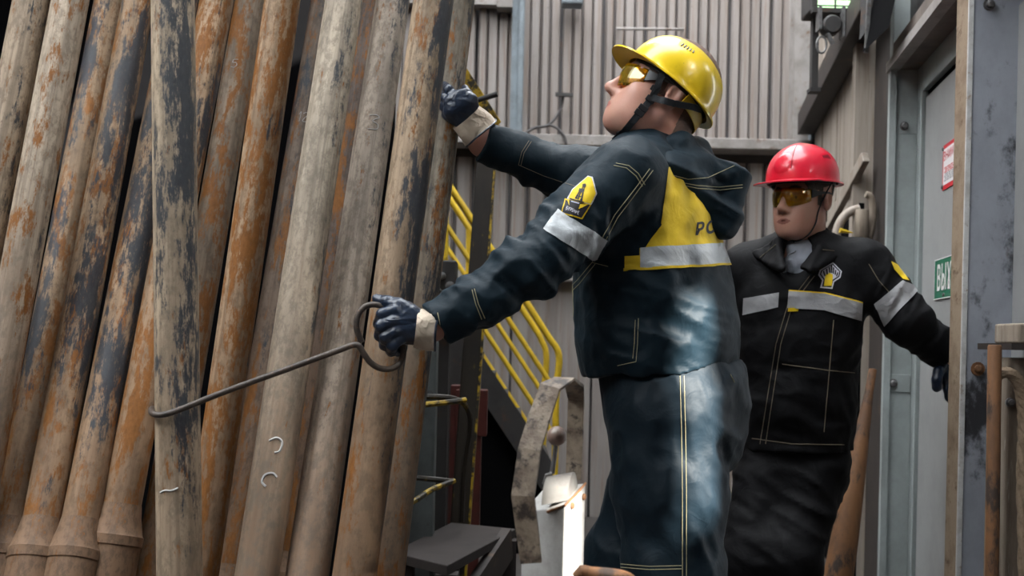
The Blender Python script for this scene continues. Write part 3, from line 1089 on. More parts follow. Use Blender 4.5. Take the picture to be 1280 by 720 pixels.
def mat_helmet(name, col, dirt, rough=0.22):
    m, nt, b = nmat(name)
    setp(b, rough, 0, 0.5)
    b.inputs['Coat Weight'].default_value = 0.4
    b.inputs['Coat Roughness'].default_value = 0.08
    co = objco(nt)
    n = tex_noise(nt, co, 14, 10, 0.75); s = tex_noise(nt, co, 75, 6, 0.7)
    c = mixc(nt, ramp(nt, n, 0.52, 0.75), col, dirt)
    c = mixc(nt, mth(nt, 'MULTIPLY', ramp(nt, s, 0.66, 0.74), 0.8), c, tuple(x * 0.35 for x in dirt))
    lnk(nt, c, b.inputs['Base Color'])
    lnk(nt, mth(nt, 'ADD', rough, mth(nt, 'MULTIPLY', n, 0.15)), b.inputs['Roughness'])
    return m
M['hat_y'] = mat_helmet('yellow_helmet', (0.80, 0.55, 0.012), (0.55, 0.36, 0.02))
M['hat_r'] = mat_helmet('red_helmet', (0.62, 0.012, 0.035), (0.45, 0.012, 0.03))


def mat_lens(name, col):
    m = bpy.data.materials.new(name); m.use_nodes = True
    nt = m.node_tree; nt.nodes.clear()
    out = nt.nodes.new('ShaderNodeOutputMaterial')
    t = nt.nodes.new('ShaderNodeBsdfTransparent'); t.inputs[0].default_value = (*col, 1)
    g = nt.nodes.new('ShaderNodeBsdfGlossy'); g.inputs['Roughness'].default_value = 0.06; g.inputs[0].default_value = (1, 0.93, 0.7, 1)
    d = nt.nodes.new('ShaderNodeBsdfDiffuse'); d.inputs[0].default_value = (0.75, 0.45, 0.01, 1)
    fr = nt.nodes.new('ShaderNodeFresnel'); fr.inputs[0].default_value = 1.5
    m1 = nt.nodes.new('ShaderNodeMixShader'); m1.inputs[0].default_value = 0.22
    lnk(nt, t.outputs[0], m1.inputs[1]); lnk(nt, d.outputs[0], m1.inputs[2])
    m2 = nt.nodes.new('ShaderNodeMixShader')
    lnk(nt, mth(nt, 'ADD', fr.outputs[0], 0.06), m2.inputs[0])
    lnk(nt, m1.outputs[0], m2.inputs[1]); lnk(nt, g.outputs[0], m2.inputs[2])
    lnk(nt, m2.outputs[0], out.inputs['Surface'])
    return m
M['lens'] = mat_lens('amber_lens', (0.93, 0.60, 0.05))


class Frame:
    """head frame: x forward, y to the person's left, z up"""
    def __init__(s, c, fwd, up, k=1.0):
        f = np.array(fwd, float); f /= np.linalg.norm(f)
        u = np.array(up, float); u -= f * (u @ f); u /= np.linalg.norm(u)
        l = np.cross(u, f)
        s.R = np.stack([f, l, u], 1); s.c = np.array(c, float); s.k = k

    def w(s, p): return s.c + (np.asarray(p, float) * s.k) @ s.R.T
    def l(s, p): return ((np.asarray(p, float) - s.c) @ s.R) / s.k
    def V(s, p): return Vector(s.w(p))
    def D(s, d): return Vector(s.R @ np.array(d, float))


def head_sdf(neck_to, neck_r=0.058, fat=1.0, gaunt=0.0):
    """local head; neck_to = local point where the neck ends"""
    cran = el((-0.008, 0, 0.048), (0.098, 0.076, 0.088))
    face = el((0.030, 0, -0.028), (0.062, 0.059 * fat, 0.088))
    jaw = MIR(rc((-0.002, 0.050 * fat, -0.052), (0.070, 0.014, -0.092), 0.016 * fat, 0.0145))
    chin = el((0.078, 0, -0.094), (0.016, 0.020, 0.014))
    cheek = MIR(el((0.052, 0.042 * fat, -0.022), (0.022, 0.018, 0.018)))
    jowl = MIR(el((0.040, 0.037 * fat, -0.060), (0.032, 0.022 - 0.006 * gaunt, 0.032)))
    muz = el((0.076, 0, -0.062), (0.022, 0.028, 0.026))
    base = U(0.03, cran, face, U(0.02, jaw, chin), cheek, jowl, muz)
    brow = MIR(rc((0.088, 0.006, 0.024), (0.070, 0.046, 0.024), 0.010, 0.010))
    base = U(0.014, base, brow)
    sock = MIR(el((0.097, 0.031, 0.004), (0.016, 0.019, 0.012)))
    base = SUB(base, sock, 0.012)
    lids = MIR(el((0.0755, 0.031, 0.003), (0.0145, 0.0165, 0.0115)))
    base = U(0.006, base, lids)
    nose = U(0.010, rc((0.091, 0, 0.016), (0.1125, 0, -0.026), 0.0075, 0.0105), el((0.1135, 0, -0.0305), (0.0125, 0.0115, 0.0105)), MIR(el((0.099, 0.0125, -0.0355), (0.0115, 0.0075, 0.008))))
    base = U(0.012, base, nose)
    base = SUB(base, MIR(el((0.108, 0.006, -0.0435), (0.006, 0.0036, 0.004))), 0.003)
    lips = U(0.003, MIR(rc((0.0975, 0.002, -0.0605), (0.083, 0.023, -0.0655), 0.0052, 0.003)), MIR(rc((0.0955, 0.0, -0.0705), (0.083, 0.020, -0.0675), 0.0058, 0.003)))
    base = U(0.006, base, lips)
    base = SUB(base, MIR(rc((0.104, 0.0, -0.0655), (0.088, 0.022, -0.0668), 0.0018, 0.0008)), 0.004)
    ear = SUB(MIR(el((-0.012, 0.076, 0.000), (0.0185, 0.0085, 0.0315), rot_y(-0.2))), MIR(el((-0.008, 0.085, 0.003), (0.0105, 0.0065, 0.020), rot_y(-0.2))), 0.004)
    ear = U(0.004, ear, MIR(el((-0.002, 0.0765, -0.022), (0.0085, 0.007, 0.0095))), MIR(el((0.0015, 0.077, -0.004), (0.0045, 0.006, 0.007))))
    base = U(0.006, base, ear)
    neck = ec((-0.020, 0, -0.040), neck_to, (0, 1, 0), (neck_r * 0.98, neck_r * 1.02), (neck_r * 1.12, neck_r * 1.15))
    base = U(0.022, base, neck)
    return base


def rot_y(a):
    c, s = math.cos(a), math.sin(a)
    return np.array([[c, 0, s], [0, 1, 0], [-s, 0, c]])


def build_head(fr, neck_to, skin, lip, hair_mat, hair_fn, parent, extra=None, fat=1.0, gaunt=0.0, neck_r=0.058):
    f = head_sdf(neck_to, neck_r, fat, gaunt)
    lo = np.array((-0.14, -0.11, -0.155)); hi = np.array((0.15, 0.11, 0.155))
    lo = np.minimum(lo, np.array(neck_to) - 0.08)
    V, F = mesh_sdf(f, lo, hi, 0.0024)
    V = relax(V, F, 1, 0.4)
    Cn = V[F].mean(1)
    lipm = (np.abs(Cn[:, 2] + 0.066) < 0.0085 * (1 - (np.abs(Cn[:, 1]) / 0.024) ** 2)) & (Cn[:, 0] > 0.076)
    Wv = fr.w(V)
    midx = lipm.astype(int)
    allV, allF, allM = [Wv], [F], [midx]
    if extra:
        n = len(Wv)
        for ev, ef in extra:
            allV.append(ev); allF.append(ef + n); allM.append(np.zeros(len(ef), int)); n += len(ev)
    body = mk('body', np.concatenate(allV), np.concatenate(allF), [skin, lip], parent, True, np.concatenate(allM).tolist())
    surf = Surf(Wv, F)
    # hair: lifted copy of the scalp faces
    hm = hair_fn(Cn)
    if hm.any():
        Fs = F[hm]; ui, inv = np.unique(Fs, return_inverse=True)
        ln = np.zeros_like(V); nn = np.cross(V[F[:, 2]] - V[F[:, 0]], V[F[:, 3]] - V[F[:, 1]])
        for i in range(4): np.add.at(ln, F[:, i], nn)
        ln /= np.linalg.norm(ln, axis=1)[:, None] + 1e-12
        amp = 0.0012 + 0.0022 * vnoise(V[ui] * 420)
        mk('hair', fr.w(V[ui] + ln[ui] * amp[:, None]), inv.reshape(Fs.shape), hair_mat, parent, True)
    # brows and eyes
    for s in (1, -1):
        mbb = MB()
        pts = [fr.V((0.0965, 0.012 * s, 0.0285)), fr.V((0.091, 0.028 * s, 0.034)), fr.V((0.078, 0.046 * s, 0.030))]
        mbb.tube(smooth_path(pts, 4), [0.003, 0.0038, 0.004, 0.004, 0.004, 0.004, 0.0035, 0.003, 0.002], 6)
        mbb.build('eyebrow', hair_mat, parent, smooth=True)
    for s in (1, -1):
        e = MB().ball(fr.V((0.0765, 0.031 * s, 0.002)), 0.0138 * fr.k)
        d = fr.D((1, 0.06 * s, 0.02))
        e.ball(fr.V((0.0765, 0.031 * s, 0.002)) + d * 0.0095 * fr.k, 0.0058 * fr.k, mi=1)
        e.build('eye', [M['eye'], M['iris']], parent, smooth=True)
    return surf


def helmet(fr, c, pitch, mat, parent, rx=0.128, ry=0.108, H=0.128, peak=0.050, back=0.014, ridge=0.006, sag=0.0):
    """hard hat in head frame; c = rim centre, pitch tips it back"""
    R = rot_y(-pitch)
    nt_ = 72; nr = 22
    def T(p): return fr.V(np.array(c) + R @ np.array(p))
    vs = []; fs = []
    rows = []
    for i in range(nr + 1):
        ph = (math.pi / 2) * i / nr
        row = []
        for k in range(nt_):
            th = 2 * math.pi * k / nt_
            sr = math.sin(ph) ** 0.92
            x = rx * sr * math.cos(th); y = ry * sr * math.sin(th); z = H * math.cos(ph) ** 0.86
            z += ridge * math.exp(-(y / 0.022) ** 2) * (math.cos(ph) ** 0.3 if ph < 1.5 else 0)
            z -= sag * abs(math.sin(th)) ** 2 * 0.0
            row.append((x, y, z))
        rows.append(row)
    for j, (e, dz) in enumerate(((0.15, -0.002), (0.5, -0.003), (0.85, -0.003), (1.0, -0.0045), (1.0, -0.008), (0.80, -0.008), (0.3, -0.008))):
        row = []
        for k in range(nt_):
            th = 2 * math.pi * k / nt_; ct = math.cos(th)
            t = min(1, max(0, (ct - 0.35) / 0.5)); t = t * t * (3 - 2 * t)
            tb = min(1, max(0, (-ct - 0.3) / 0.6))
            ext = 0.006 + (peak - 0.006) * t + (back - 0.006) * tb
            dx = math.cos(th); dy = math.sin(th) * (1 - 0.35 * t)
            x = rx * math.cos(th) + dx * ext * e; y = ry * math.sin(th) + dy * ext * e
            drop = -0.10 * ext * e * t + 0.012 * (1 - abs(ct)) * 0
            row.append((x, y, dz + drop))
        rows.append(row)
    # inside shell
    for i in range(6):
        ph = (math.pi / 2) * (1 - i / 6.0 * 0.9)
        rows.append([((rx - 0.004) * math.sin(ph) * math.cos(2 * math.pi * k / nt_), (ry - 0.004) * math.sin(ph) * math.sin(2 * math.pi * k / nt_), (H - 0.006) * math.cos(ph) - 0.006 * (i == 0)) for k in range(nt_)])
    for row in rows:
        for p in row: vs.append(T(p))
    for i in range(len(rows) - 1):
        for k in range(nt_):
            k2 = (k + 1) % nt_
            fs.append((i * nt_ + k, (i + 1) * nt_ + k, (i + 1) * nt_ + k2, i * nt_ + k2))
    o = MB().add(vs, fs).build('helmet', mat, parent, smooth=True)
    for e in o.data.edges: pass
    smooth_mesh(o.data)
    # inner suspension band
    band = MB(); pts = []
    for k in range(40):
        th = 2 * math.pi * k / 40
        pts.append((T(((rx - 0.016) * math.cos(th), (ry - 0.014) * math.sin(th), 0.004)), fr.D(R @ np.array((math.cos(th), math.sin(th), 0)))))
    pts.append(pts[0]); pts.append(pts[1])
    ribbon(band, pts, 0.030, 0.003)
    band.build('suspension_band', M['plastic'], o, smooth=True)
    return o, T, R


def glasses(fr, parent, side_len=0.0):
    vs = []; fs = []; nu, nv = 29, 7
    for i in range(nu):
        a = math.radians(-66 + 132 * i / (nu - 1)); t = abs(a) / math.radians(66)
        top = 0.031 - 0.006 * t ** 2; bot = -0.024 + 0.016 * t ** 3
        nn = max(0, 1 - abs(math.degrees(a)) / 13.0)
        bot += 0.030 * nn ** 1.0
        for j in range(nv):
            s = j / (nv - 1); z = bot + (top - bot) * s
            bul = 0.0025 * (1 - (2 * s - 1) ** 2)
            rx_, ry_ = 0.082 + bul, 0.070 + bul
            vs.append(fr.V((0.024 + rx_ * math.cos(a) , ry_ * math.sin(a), z)))
            fs.append((i * nv + j, (i + 1) * nv + j, (i + 1) * nv + j + 1, i * nv + j + 1)) if i < nu - 1 and j < nv - 1 else None
    g = MB().add(vs, fs).build('safety_glasses', M['lens'], parent, smooth=True)
    sol = g.modifiers.new('s', 'SOLIDIFY'); sol.thickness = 0.0016
    for s in (1, -1):
        mb = MB()
        pts = [((0.060, 0.066 * s, 0.012), 0.024), ((0.045, 0.0745 * s, 0.014), 0.015), ((0.02, 0.079 * s, 0.018), 0.007), ((-0.01, 0.081 * s, 0.020), 0.005), ((-0.026, 0.0795 * s, 0.016), 0.004)]
        v = []; f = []
        for p, h in pts:
            for dy, dz in ((-0.0015, -1), (0.002, -1), (0.002, 1), (-0.0015, 1)):
                v.append(fr.V((p[0], p[1] + dy * s, p[2] + dz * h / 2)))
        for i in range(len(pts) - 1):
            for k in range(4):
                f.append((i * 4 + k, i * 4 + (k + 1) % 4, i * 4 + 4 + (k + 1) % 4, i * 4 + 4 + k))
        f += [(3, 2, 1, 0), tuple(range(16, 20))]
        mb.add(v, f).build('temple_arm', M['plastic'], g, smooth=True)
    return g


def glove_mesh(parent, palm, fingers, name='glove', res=0.0024, wr=None):
    """palm: list of sdf; fingers: list of (points, r0, r1)"""
    fs = []
    for pts, r0, r1 in fingers:
        n = len(pts) - 1
        fs.append(U(0.006, *[rc(pts[i], pts[i + 1], r0 + (r1 - r0) * i / n, r0 + (r1 - r0) * (i + 1) / n) for i in range(n)]))
    f = U(0.012, *palm)
    fing = U(0.0025, *fs)
    f = U(0.007, f, fing)
    allp = np.array([q for pts, _, _ in fingers for q in pts] + [q for q in wr])
    lo = allp.min(0) - 0.04; hi = allp.max(0) + 0.04
    f = folds(f, [(np.eye(3) * 50, 0.0009, None)], 3.0)
    V, F = mesh_sdf(f, lo, hi, res)
    return mk(name, V, F, M['glove'], parent, True)


def cuff_mesh(parent, a, b, r0, r1, name='cuff', hem=True):
    """open canvas cuff from a (glove) to b (sleeve)"""
    a = Vector(a); b = Vector(b); w = (b - a).normalized(); u = w.orthogonal().normalized(); v = w.cross(u)
    L = (b - a).length; n = 32; mb = MB(); rows = []
    prof = [(r0, 0), (r0 + (r1 - r0) * .35, .3), (r0 + (r1 - r0) * .7, .65), (r1, 1.0), (r1 - 0.003, 1.0), (r0 - 0.003, 0.2)]
    vs = []; fs = []
    for i, (r, t) in enumerate(prof):
        for k in range(n):
            an = 2 * math.pi * k / n
            rr = r + 0.0022 * math.sin(3 * an + 4 * t) + 0.0012 * math.sin(7 * an + i)
            vs.append(a + w * (L * t + 0.003 * math.sin(2 * an) * t) + (u * math.cos(an) + v * math.sin(an)) * rr)
    for i in range(len(prof) - 1):
        for k in range(n):
            fs.append((i * n + k, i * n + (k + 1) % n, (i + 1) * n + (k + 1) % n, (i + 1) * n + k))
    mb.add(vs, fs)
    o = mb.build(name, M['cuff'], parent, smooth=True)
    if hem:
        ring = []
        for k in range(n):
            an = 2 * math.pi * k / n; rr = r1 + 0.0022 * math.sin(3 * an + 4) + 0.0012 * math.sin(7 * an + 3)
            ring.append(b + w * (0.003 * math.sin(2 * an)) + (u * math.cos(an) + v * math.sin(an)) * rr)
        MB().tube(ring, 0.0024, 6, closed=True).build('cuff_hem', M['glove'], o, smooth=True)
    return o


def boot(parent, ankle, toe_dir, name='boot'):
    a = np.array(ankle, float); t = np.array(toe_dir, float); t /= np.linalg.norm(t)
    heel = a - t * 0.06; heel[2] = 0.045; toe = a + t * 0.17; toe[2] = 0.04
    f = U(0.03, rc(np.append(a[:2], 0.26), np.append(a[:2], 0.08), 0.055, 0.05), rc(heel, toe, 0.045, 0.045))
    f = CUT(f, (0, 0, 0.008), (0, 0, -1))
    V, F = mesh_sdf(f, np.minimum(a, toe) - 0.12 - np.array((0, 0, 0.05)), np.maximum(np.append(a[:2], 0.26), toe) + 0.12, 0.008)
    return mk(name, V, F, M['boot'], parent, True)

# ------------------------------------------------------------------ the worker in the yellow helmet
D0 = 2.52
py = empty('person', (P(840, 500, D0).x, D0, 0.0), 'worker in yellow helmet and petrol-blue workwear, pulling on the steel hook', 'person')
AY = math.radians(25)
fY = np.array((-math.cos(AY), math.sin(AY), 0)); lY = np.array((-math.sin(AY), -math.cos(AY), 0))
SC_ = Q(815, 232, D0)
shN = SC_ + lY * 0.185 + np.array((0, 0, -0.012)); shF = SC_ - lY * 0.17 + np.array((0, 0, 0.02))
elN = Q(662, 335, 2.27); wrN = Q(547, 407, 2.245)
elF = Q(690, 212, 2.74); wrF = Q(604, 177, 2.685)
tors = chain([Q(812, 232, D0), Q(806, 275, D0), Q(810, 330, D0), Q(820, 390, D0), Q(823, 430, D0), Q(823, 470, D0)], lY,
             [(0.15, 0.115), (0.185, 0.150), (0.180, 0.155), (0.178, 0.163), (0.180, 0.168), (0.170, 0.160)], 0.05)
trap = U(0.03, rc(Q(812, 205, D0), shN + np.array((0.012, 0.02, 0.012)), 0.070, 0.070), rc(Q(812, 205, D0), shF, 0.07, 0.075))
sleeveN = U(0.025, rc(shN, shN * 0.45 + elN * 0.55, 0.088, 0.071), rc(shN * 0.45 + elN * 0.55, elN, 0.071, 0.063), rc(elN, elN * 0.4 + wrN * 0.6, 0.062, 0.052), rc(elN * 0.4 + wrN * 0.6, wrN + (wrN - elN) * 0.15, 0.052, 0.044))
sleeveF = U(0.025, rc(shF, elF, 0.085, 0.060), rc(elF, wrF + (wrF - elF) * 0.15, 0.058, 0.047))
sleeveN = CUT(sleeveN, wrN, wrN - elN); sleeveF = CUT(sleeveF, wrF, wrF - elF)
body_ = U(0.045, tors, trap)
dN = elN - shN
jk = U(0.028, body_, sleeveN); jk = U(0.03, jk, sleeveF)
jk = CUT(jk, Q(822, 462, D0), (0.12, 0, -1))
# opening for the neck
jk = SUB(jk, rc(Q(815, 120, D0), Q(812, 196, D0), 0.066, 0.064), 0.01)
def wz(z0, z1):
    return lambda q: np.clip((q[:, 2] - z0) / (z1 - z0), 0, 1)
fm_arm1 = basis_freq(elN - shN + np.array((0, 0, 0.12)), 24, 8); fm_arm2 = basis_freq(wrN - elN + np.array((0, 0, -0.1)), 27, 9)
jk = folds(jk, [
    (fm_arm1, 0.013, near_pt(shN * 0.35 + elN * 0.65, 0.13)), (fm_arm2, 0.016, near_pt(elN, 0.12)), (fm_arm2, 0.010, near_pt(wrN * 0.7 + elN * 0.3, 0.10)),
    (basis_freq(wrF - elF, 22, 8), 0.012, near_pt(elF, 0.14)),
    (basis_freq((0.25, 0.1, 1.0), 21, 5), 0.014, near_pt(Q(830, 400, 2.38), 0.15)), (basis_freq((0.9, 0, 0.6), 16, 6), 0.010, near_pt(Q(800, 430, 2.36), 0.13)),
    (basis_freq((0.5, 0.2, 1.0), 22, 6), 0.010, near_pt(Q(800, 305, 2.36), 0.09)),
    (np.eye(3) * 13, 0.006, None)], 1.0)
V, F = mesh_sdf(jk, (min(wrN[0], wrF[0]) - 0.08, 2.12, 0.92), (0.62, 3.0, 1.60), 0.0056)
jacketY = mk('jacket', V, F, M['navy'], py, True)
SJ = Surf(V, F)
# hem band of the jacket
# trousers
hipC = Q(846, 500, D0)
hN = hipC + lY * 0.085; hF = hipC - lY * 0.085
knN = Q(842, 718, 2.44); ftN = np.array((Q(846, 930, 2.46)[0], 2.46, 0.05))
knF = Q(785, 700, 2.66); ftF = np.array((Q(800, 900, 2.72)[0], 2.72, 0.05))
pel = chain([Q(826, 450, D0), Q(843, 490, D0), Q(850, 535, D0)], lY, [(0.155, 0.138), (0.165, 0.152), (0.150, 0.145)], 0.05)
legN = U(0.04, rc(hN + np.array((0, 0, -0.03)), hN * 0.5 + knN * 0.5, 0.128, 0.118), rc(hN * 0.5 + knN * 0.5, knN, 0.118, 0.105), rc(knN, ftN, 0.102, 0.085))
legF = U(0.04, rc(hF + np.array((0, 0, -0.03)), knF, 0.125, 0.10), rc(knF, ftF, 0.098, 0.085))
tr = U(0.05, U(0.03, pel, legN), legF)
tr = CUT(CUT(tr, Q(825, 452, D0), (-0.05, 0, 1)), (0, 0, 0.075), (0, 0, -1))
tr = folds(tr, [(basis_freq((1, 0.2, 0.25), 17, 5), 0.013, near_pt(Q(850, 560, 2.36), 0.20)), (basis_freq((0.5, 0.2, 1), 18, 6), 0.014, near_pt(Q(895, 565, 2.42), 0.10)),
                (basis_freq((1, 0.2, 0.5), 16, 5), 0.012, near_pt(Q(830, 680, 2.36), 0.2)), (np.eye(3) * 11, 0.007, None)], 6.0)
V, F = mesh_sdf(tr, (0.10, 2.22, 0.05), (0.66, 2.95, 1.10), 0.0066)
trY = mk('trousers', V, F, M['navy_t'], py, True)
ST = Surf(V, F)
# head
pitch = math.radians(25)
frY = Frame(Q(829, 124, 2.50), (-math.cos(pitch), -0.07, math.sin(pitch)), (math.sin(pitch), 0, math.cos(pitch)), 1.03)
nkl = frY.l(Q(815, 205, D0))
def hairY(c):
    x, y, z = c.T
    ay = np.abs(y)
    h = ((z > 0.03 - 0.35 * (x - 0.02)) & (x < 0.06) & (z > 0.0)) | ((x < -0.042) & (z > -0.075) & (z > -0.3 - x))
    side = (x < 0.022) & (x > 0.004) & (z > -0.012)
    return (h | side) & ~((ay > 0.068) & (x > -0.036) & (x < 0.012) & (z < 0.036))
# hidden arms and chest continue the body inside the clothes
core = U(0.04, ec(Q(812, 215, D0), Q(820, 400, D0), lY, (0.13, 0.09), (0.12, 0.10)), rc(shN, elN, 0.05, 0.042), rc(shF, elF, 0.05, 0.042),
         rc(elN, wrN + (wrN - elN) * 0.10, 0.040, 0.027), rc(elF, wrF, 0.040, 0.029), rc(wrF, Q(594, 163, 2.678), 0.029, 0.027))
cv, cf = mesh_sdf(core, (wrN[0] - 0.12, 2.15, 1.05), (0.55, 2.9, 1.55), 0.008)
SHY = build_head(frY, nkl, M['skin_a'], M['lip_a'], M['hair_a'], hairY, py, extra=[(cv, cf)], fat=1.06, neck_r=0.062)
hatY, TY, RY = helmet(frY, (-0.003, 0, 0.026), math.radians(13), M['hat_y'], py, rx=0.110, ry=0.099, H=0.104, peak=0.042, back=0.012)
# vent louvres on the helmet side, rear nape strap
mb = MB()
for i in range(5):
    th = math.radians(62 + i * 4.6); ph = math.radians(52)
    def HP(th, ph, o=0.0): return TY(((0.110 + o) * math.sin(ph) ** .92 * math.cos(th), (0.099 + o) * math.sin(ph) ** .92 * math.sin(th), (0.104 + o) * math.cos(ph) ** .86))
    mb.tube([HP(th, ph - math.radians(3.5), 0.0006), HP(th + 0.02, ph + math.radians(3.5 - 0.6 * i), 0.0006)], 0.0016, 6)
mb.build('vent_slots', M['plastic'], hatY, smooth=True)
gY = glasses(frY, py)
# chin strap: Y-shaped webbing over the cheek
def on_head(pts, off=0.002): return path_on(SHY, pts, 5, off)
mb = MB()
def rib2(pts, w, off=0.0025):
    pp = [frY.V(p) for p in pts]
    sp = smooth_path(pp, 6)
    out = []
    for q in sp:
        l, no, i, d = SHY.bvh.find_nearest(q)
        no = Vector(no); dv = q - Vector(l)
        base = Vector(l) + no * off if dv.dot(no) < off else q
        out.append((base, no))
    ribbon(mb, out, w, 0.0028)
for s in (1, -1):
    rib2([(0.030, 0.083 * s, 0.036), (0.032, 0.080 * s, 0.020), (0.030, 0.078 * s, -0.005), (0.030, 0.075 * s, -0.030)], 0.015)
    rib2([(0.030, 0.075 * s, -0.030), (0.036, 0.066 * s, -0.060), (0.044, 0.048 * s, -0.092), (0.052, 0.022 * s, -0.118), (0.055, 0.0, -0.124)], 0.015)
    rib2([(0.030, 0.076 * s, -0.028), (0.004, 0.083 * s, -0.024), (-0.025, 0.087 * s, -0.017), (-0.055, 0.078 * s, -0.006), (-0.078, 0.060 * s, 0.002)], 0.014, 0.006)
cs = mb.build('chin_strap', M['strap'], hatY, smooth=True)
for p, ax in (((0.031, 0.0775, -0.008), 0), ((0.031, 0.0755, -0.032), 0), ((0.036, 0.068, -0.055), 0), ((0.038, 0.064, -0.066), 0), ((0.050, 0.030, -0.114), 0)):
    mb = MB(); l, no, i, d = SHY.bvh.find_nearest(frY.V(p)); no = Vector(no)
    t = frY.D((0.15, 0, -1)); t = (t - no * t.dot(no)).normalized()
    mb.obox(Vector(l) + no * 0.005, (t, no.cross(t), no), (0.0062, 0.0105, 0.0028))
    mb.build('strap_buckle', M['plastic'], hatY, bevel=0.001)
# nape pad under the rear rim
mb = MB()
pts = []
for a in range(-70, 71, 10):
    th = math.pi + math.radians(a)
    p = TY((0.098 * math.cos(th), 0.088 * math.sin(th), -0.030 + 0.012 * abs(a) / 70))
    pts.append((p, frY.D(RY @ np.array((math.cos(th), math.sin(th), 0)))))
ribbon(mb, pts, 0.026, 0.003)
mb.build('nape_strap', M['yellow'], hatY, smooth=True)
# ---- hood
hz = []
def T3(a, b, c, r): return tri(Q(*a), Q(*b), Q(*c), r)
hood = U(0.030,
    rc(Q(776, 190, 2.46), Q(800, 205, 2.40), 0.022, 0.026), rc(Q(800, 205, 2.40), Q(835, 212, 2.39), 0.026, 0.030), rc(Q(835, 212, 2.39), Q(868, 205, 2.46), 0.030, 0.030),
    rc(Q(868, 205, 2.46), Q(872, 195, 2.58), 0.03, 0.03), rc(Q(872, 195, 2.58), Q(830, 185, 2.66), 0.03, 0.025), rc(Q(830, 185, 2.66), Q(782, 188, 2.60), 0.025, 0.02),
    rc(Q(800, 188, 2.425), Q(852, 180, 2.44), 0.016, 0.018), rc(Q(852, 180, 2.44), Q(868, 182, 2.56), 0.018, 0.018),
    T3((846, 218, 2.405), (918, 226, 2.47), (906, 278, 2.45), 0.026), T3((868, 205, 2.45), (918, 226, 2.47), (915, 215, 2.62), 0.02), T3((918, 226, 2.47), (906, 278, 2.45), (900, 260, 2.60), 0.026), T3((846, 218, 2.405), (906, 278, 2.45), (893, 280, 2.44), 0.020))
brim_ = U(0.012, T3((862, 198, 2.42), (918, 217, 2.44), (919, 206, 2.455), 0.006), T3((862, 198, 2.42), (918, 217, 2.44), (880, 222, 2.41), 0.010))
hood = U(0.012, hood, brim_)
hood = folds(hood, [(basis_freq((0.5, 0.1, 1), 20, 6), 0.012, near_pt(Q(900, 250, 2.45), 0.10)), (basis_freq((0.3, 0, 1), 24, 5), 0.010, near_pt(Q(835, 200, 2.4), 0.10)), (np.eye(3) * 14, 0.005, None)], 9.0)
V, F = mesh_sdf(hood, (0.18, 2.30, 1.22), (0.60, 2.80, 1.56), 0.0045)
hoodY = mk('hood', V, F, M['navy'], py, True)
SHD = Surf(V, F)
# ---- yellow back panel, reflective tapes, badge
yp = [[(806, 232), (822, 210), (842, 222), (866, 240), (906, 292), (906, 306), (800, 306), (825, 278)],
      [(806, 232), (825, 278), (800, 306)]]
patch_obj('yellow_panel', SJ, [[(808, 233), (824, 208), (870, 212), (925, 280), (925, 310), (822, 310), (826, 279)], [(825.6, 278), (838.5, 310.5), (804, 310.5), (813, 299)], [(781, 320), (802, 319), (802, 338), (781, 336)], [(799, 310), (925, 308), (925, 330), (800, 338)]], M['ycloth'], jacketY, 0.0016, (2.0, 2.62))
patch_obj('reflective_tape', SJ, [[(800, 309.5), (925, 303), (925, 329), (801, 336.5)]], M['reflect'], jacketY, 0.0034, (2.0, 2.62))
patch_obj('tape_piping', SJ, [[(780, 335.5), (925, 328.2), (925, 331), (780, 338.5)]], M['ycloth'], jacketY, 0.0040, (2.0, 2.62))
patch_obj('sleeve_tape', SJ, [[(697, 262), (759, 300), (744, 327), (679, 287)]], M['reflect'], jacketY, 0.003, (2.0, 2.5))
M['badge_y'] = mat_cloth('badge_yellow', (0.75, 0.52, 0.01), rough=0.6, var=0.08)
M['badge_k'] = mat_cloth('badge_black', (0.010, 0.009, 0.013), rough=0.6)
M['badge_w'] = mat_cloth('badge_white', (0.55, 0.54, 0.60), rough=0.7)
def bq(pts): return [(670 + x / 7.2, 200 + y / 7.2) for x, y in pts]
badge_polys = [
    (bq([(470, 146), (510, 158), (548, 305), (495, 405), (280, 352), (328, 268)]), 2, 0.0020),
    (bq([(262, 350), (495, 403), (415, 535), (228, 480)]), 0, 0.0020),
    (bq([(268, 366), (482, 408), (408, 522), (240, 474)]), 1, 0.0028),
    (bq([(472, 156), (502, 166), (536, 304), (488, 398), (292, 352), (336, 272)]), 0, 0.0028),
    (bq([(302, 366), (398, 388), (385, 445), (300, 418)]), 1, 0.0034),
    (bq([(400, 402), (470, 402), (385, 445)]), 0, 0.0034), (bq([(284, 360), (305, 372), (300, 418)]), 0, 0.0034),
    (bq([(310, 350), (432, 384), (428, 394), (308, 362)]), 1, 0.0040),
    (bq([(322, 374), (392, 392), (391, 400), (320, 382)]), 2, 0.0040),
    (bq([(425, 226), (452, 222), (458, 240), (446, 256), (424, 250)]), 1, 0.0040),
    (bq([(392, 266), (440, 272), (436, 298), (412, 306), (384, 292)]), 1, 0.0040),
    (bq([(422, 250), (430, 252), (424, 270), (416, 268)]), 1, 0.0038), (bq([(436, 254), (444, 256), (440, 274), (432, 272)]), 1, 0.0038),
    (bq([(388, 292), (398, 294), (374, 360), (356, 354)]), 1, 0.0038), (bq([(420, 302), (430, 302), (414, 376), (398, 372)]), 1, 0.0038),
    (bq([(402, 300), (410, 300), (386, 366), (376, 362)]), 1, 0.0038),
    (bq([(372, 326), (420, 338), (418, 346), (368, 334)]), 1, 0.0038),
]
LOWB = (1, 2, 4, 5, 6, 8)
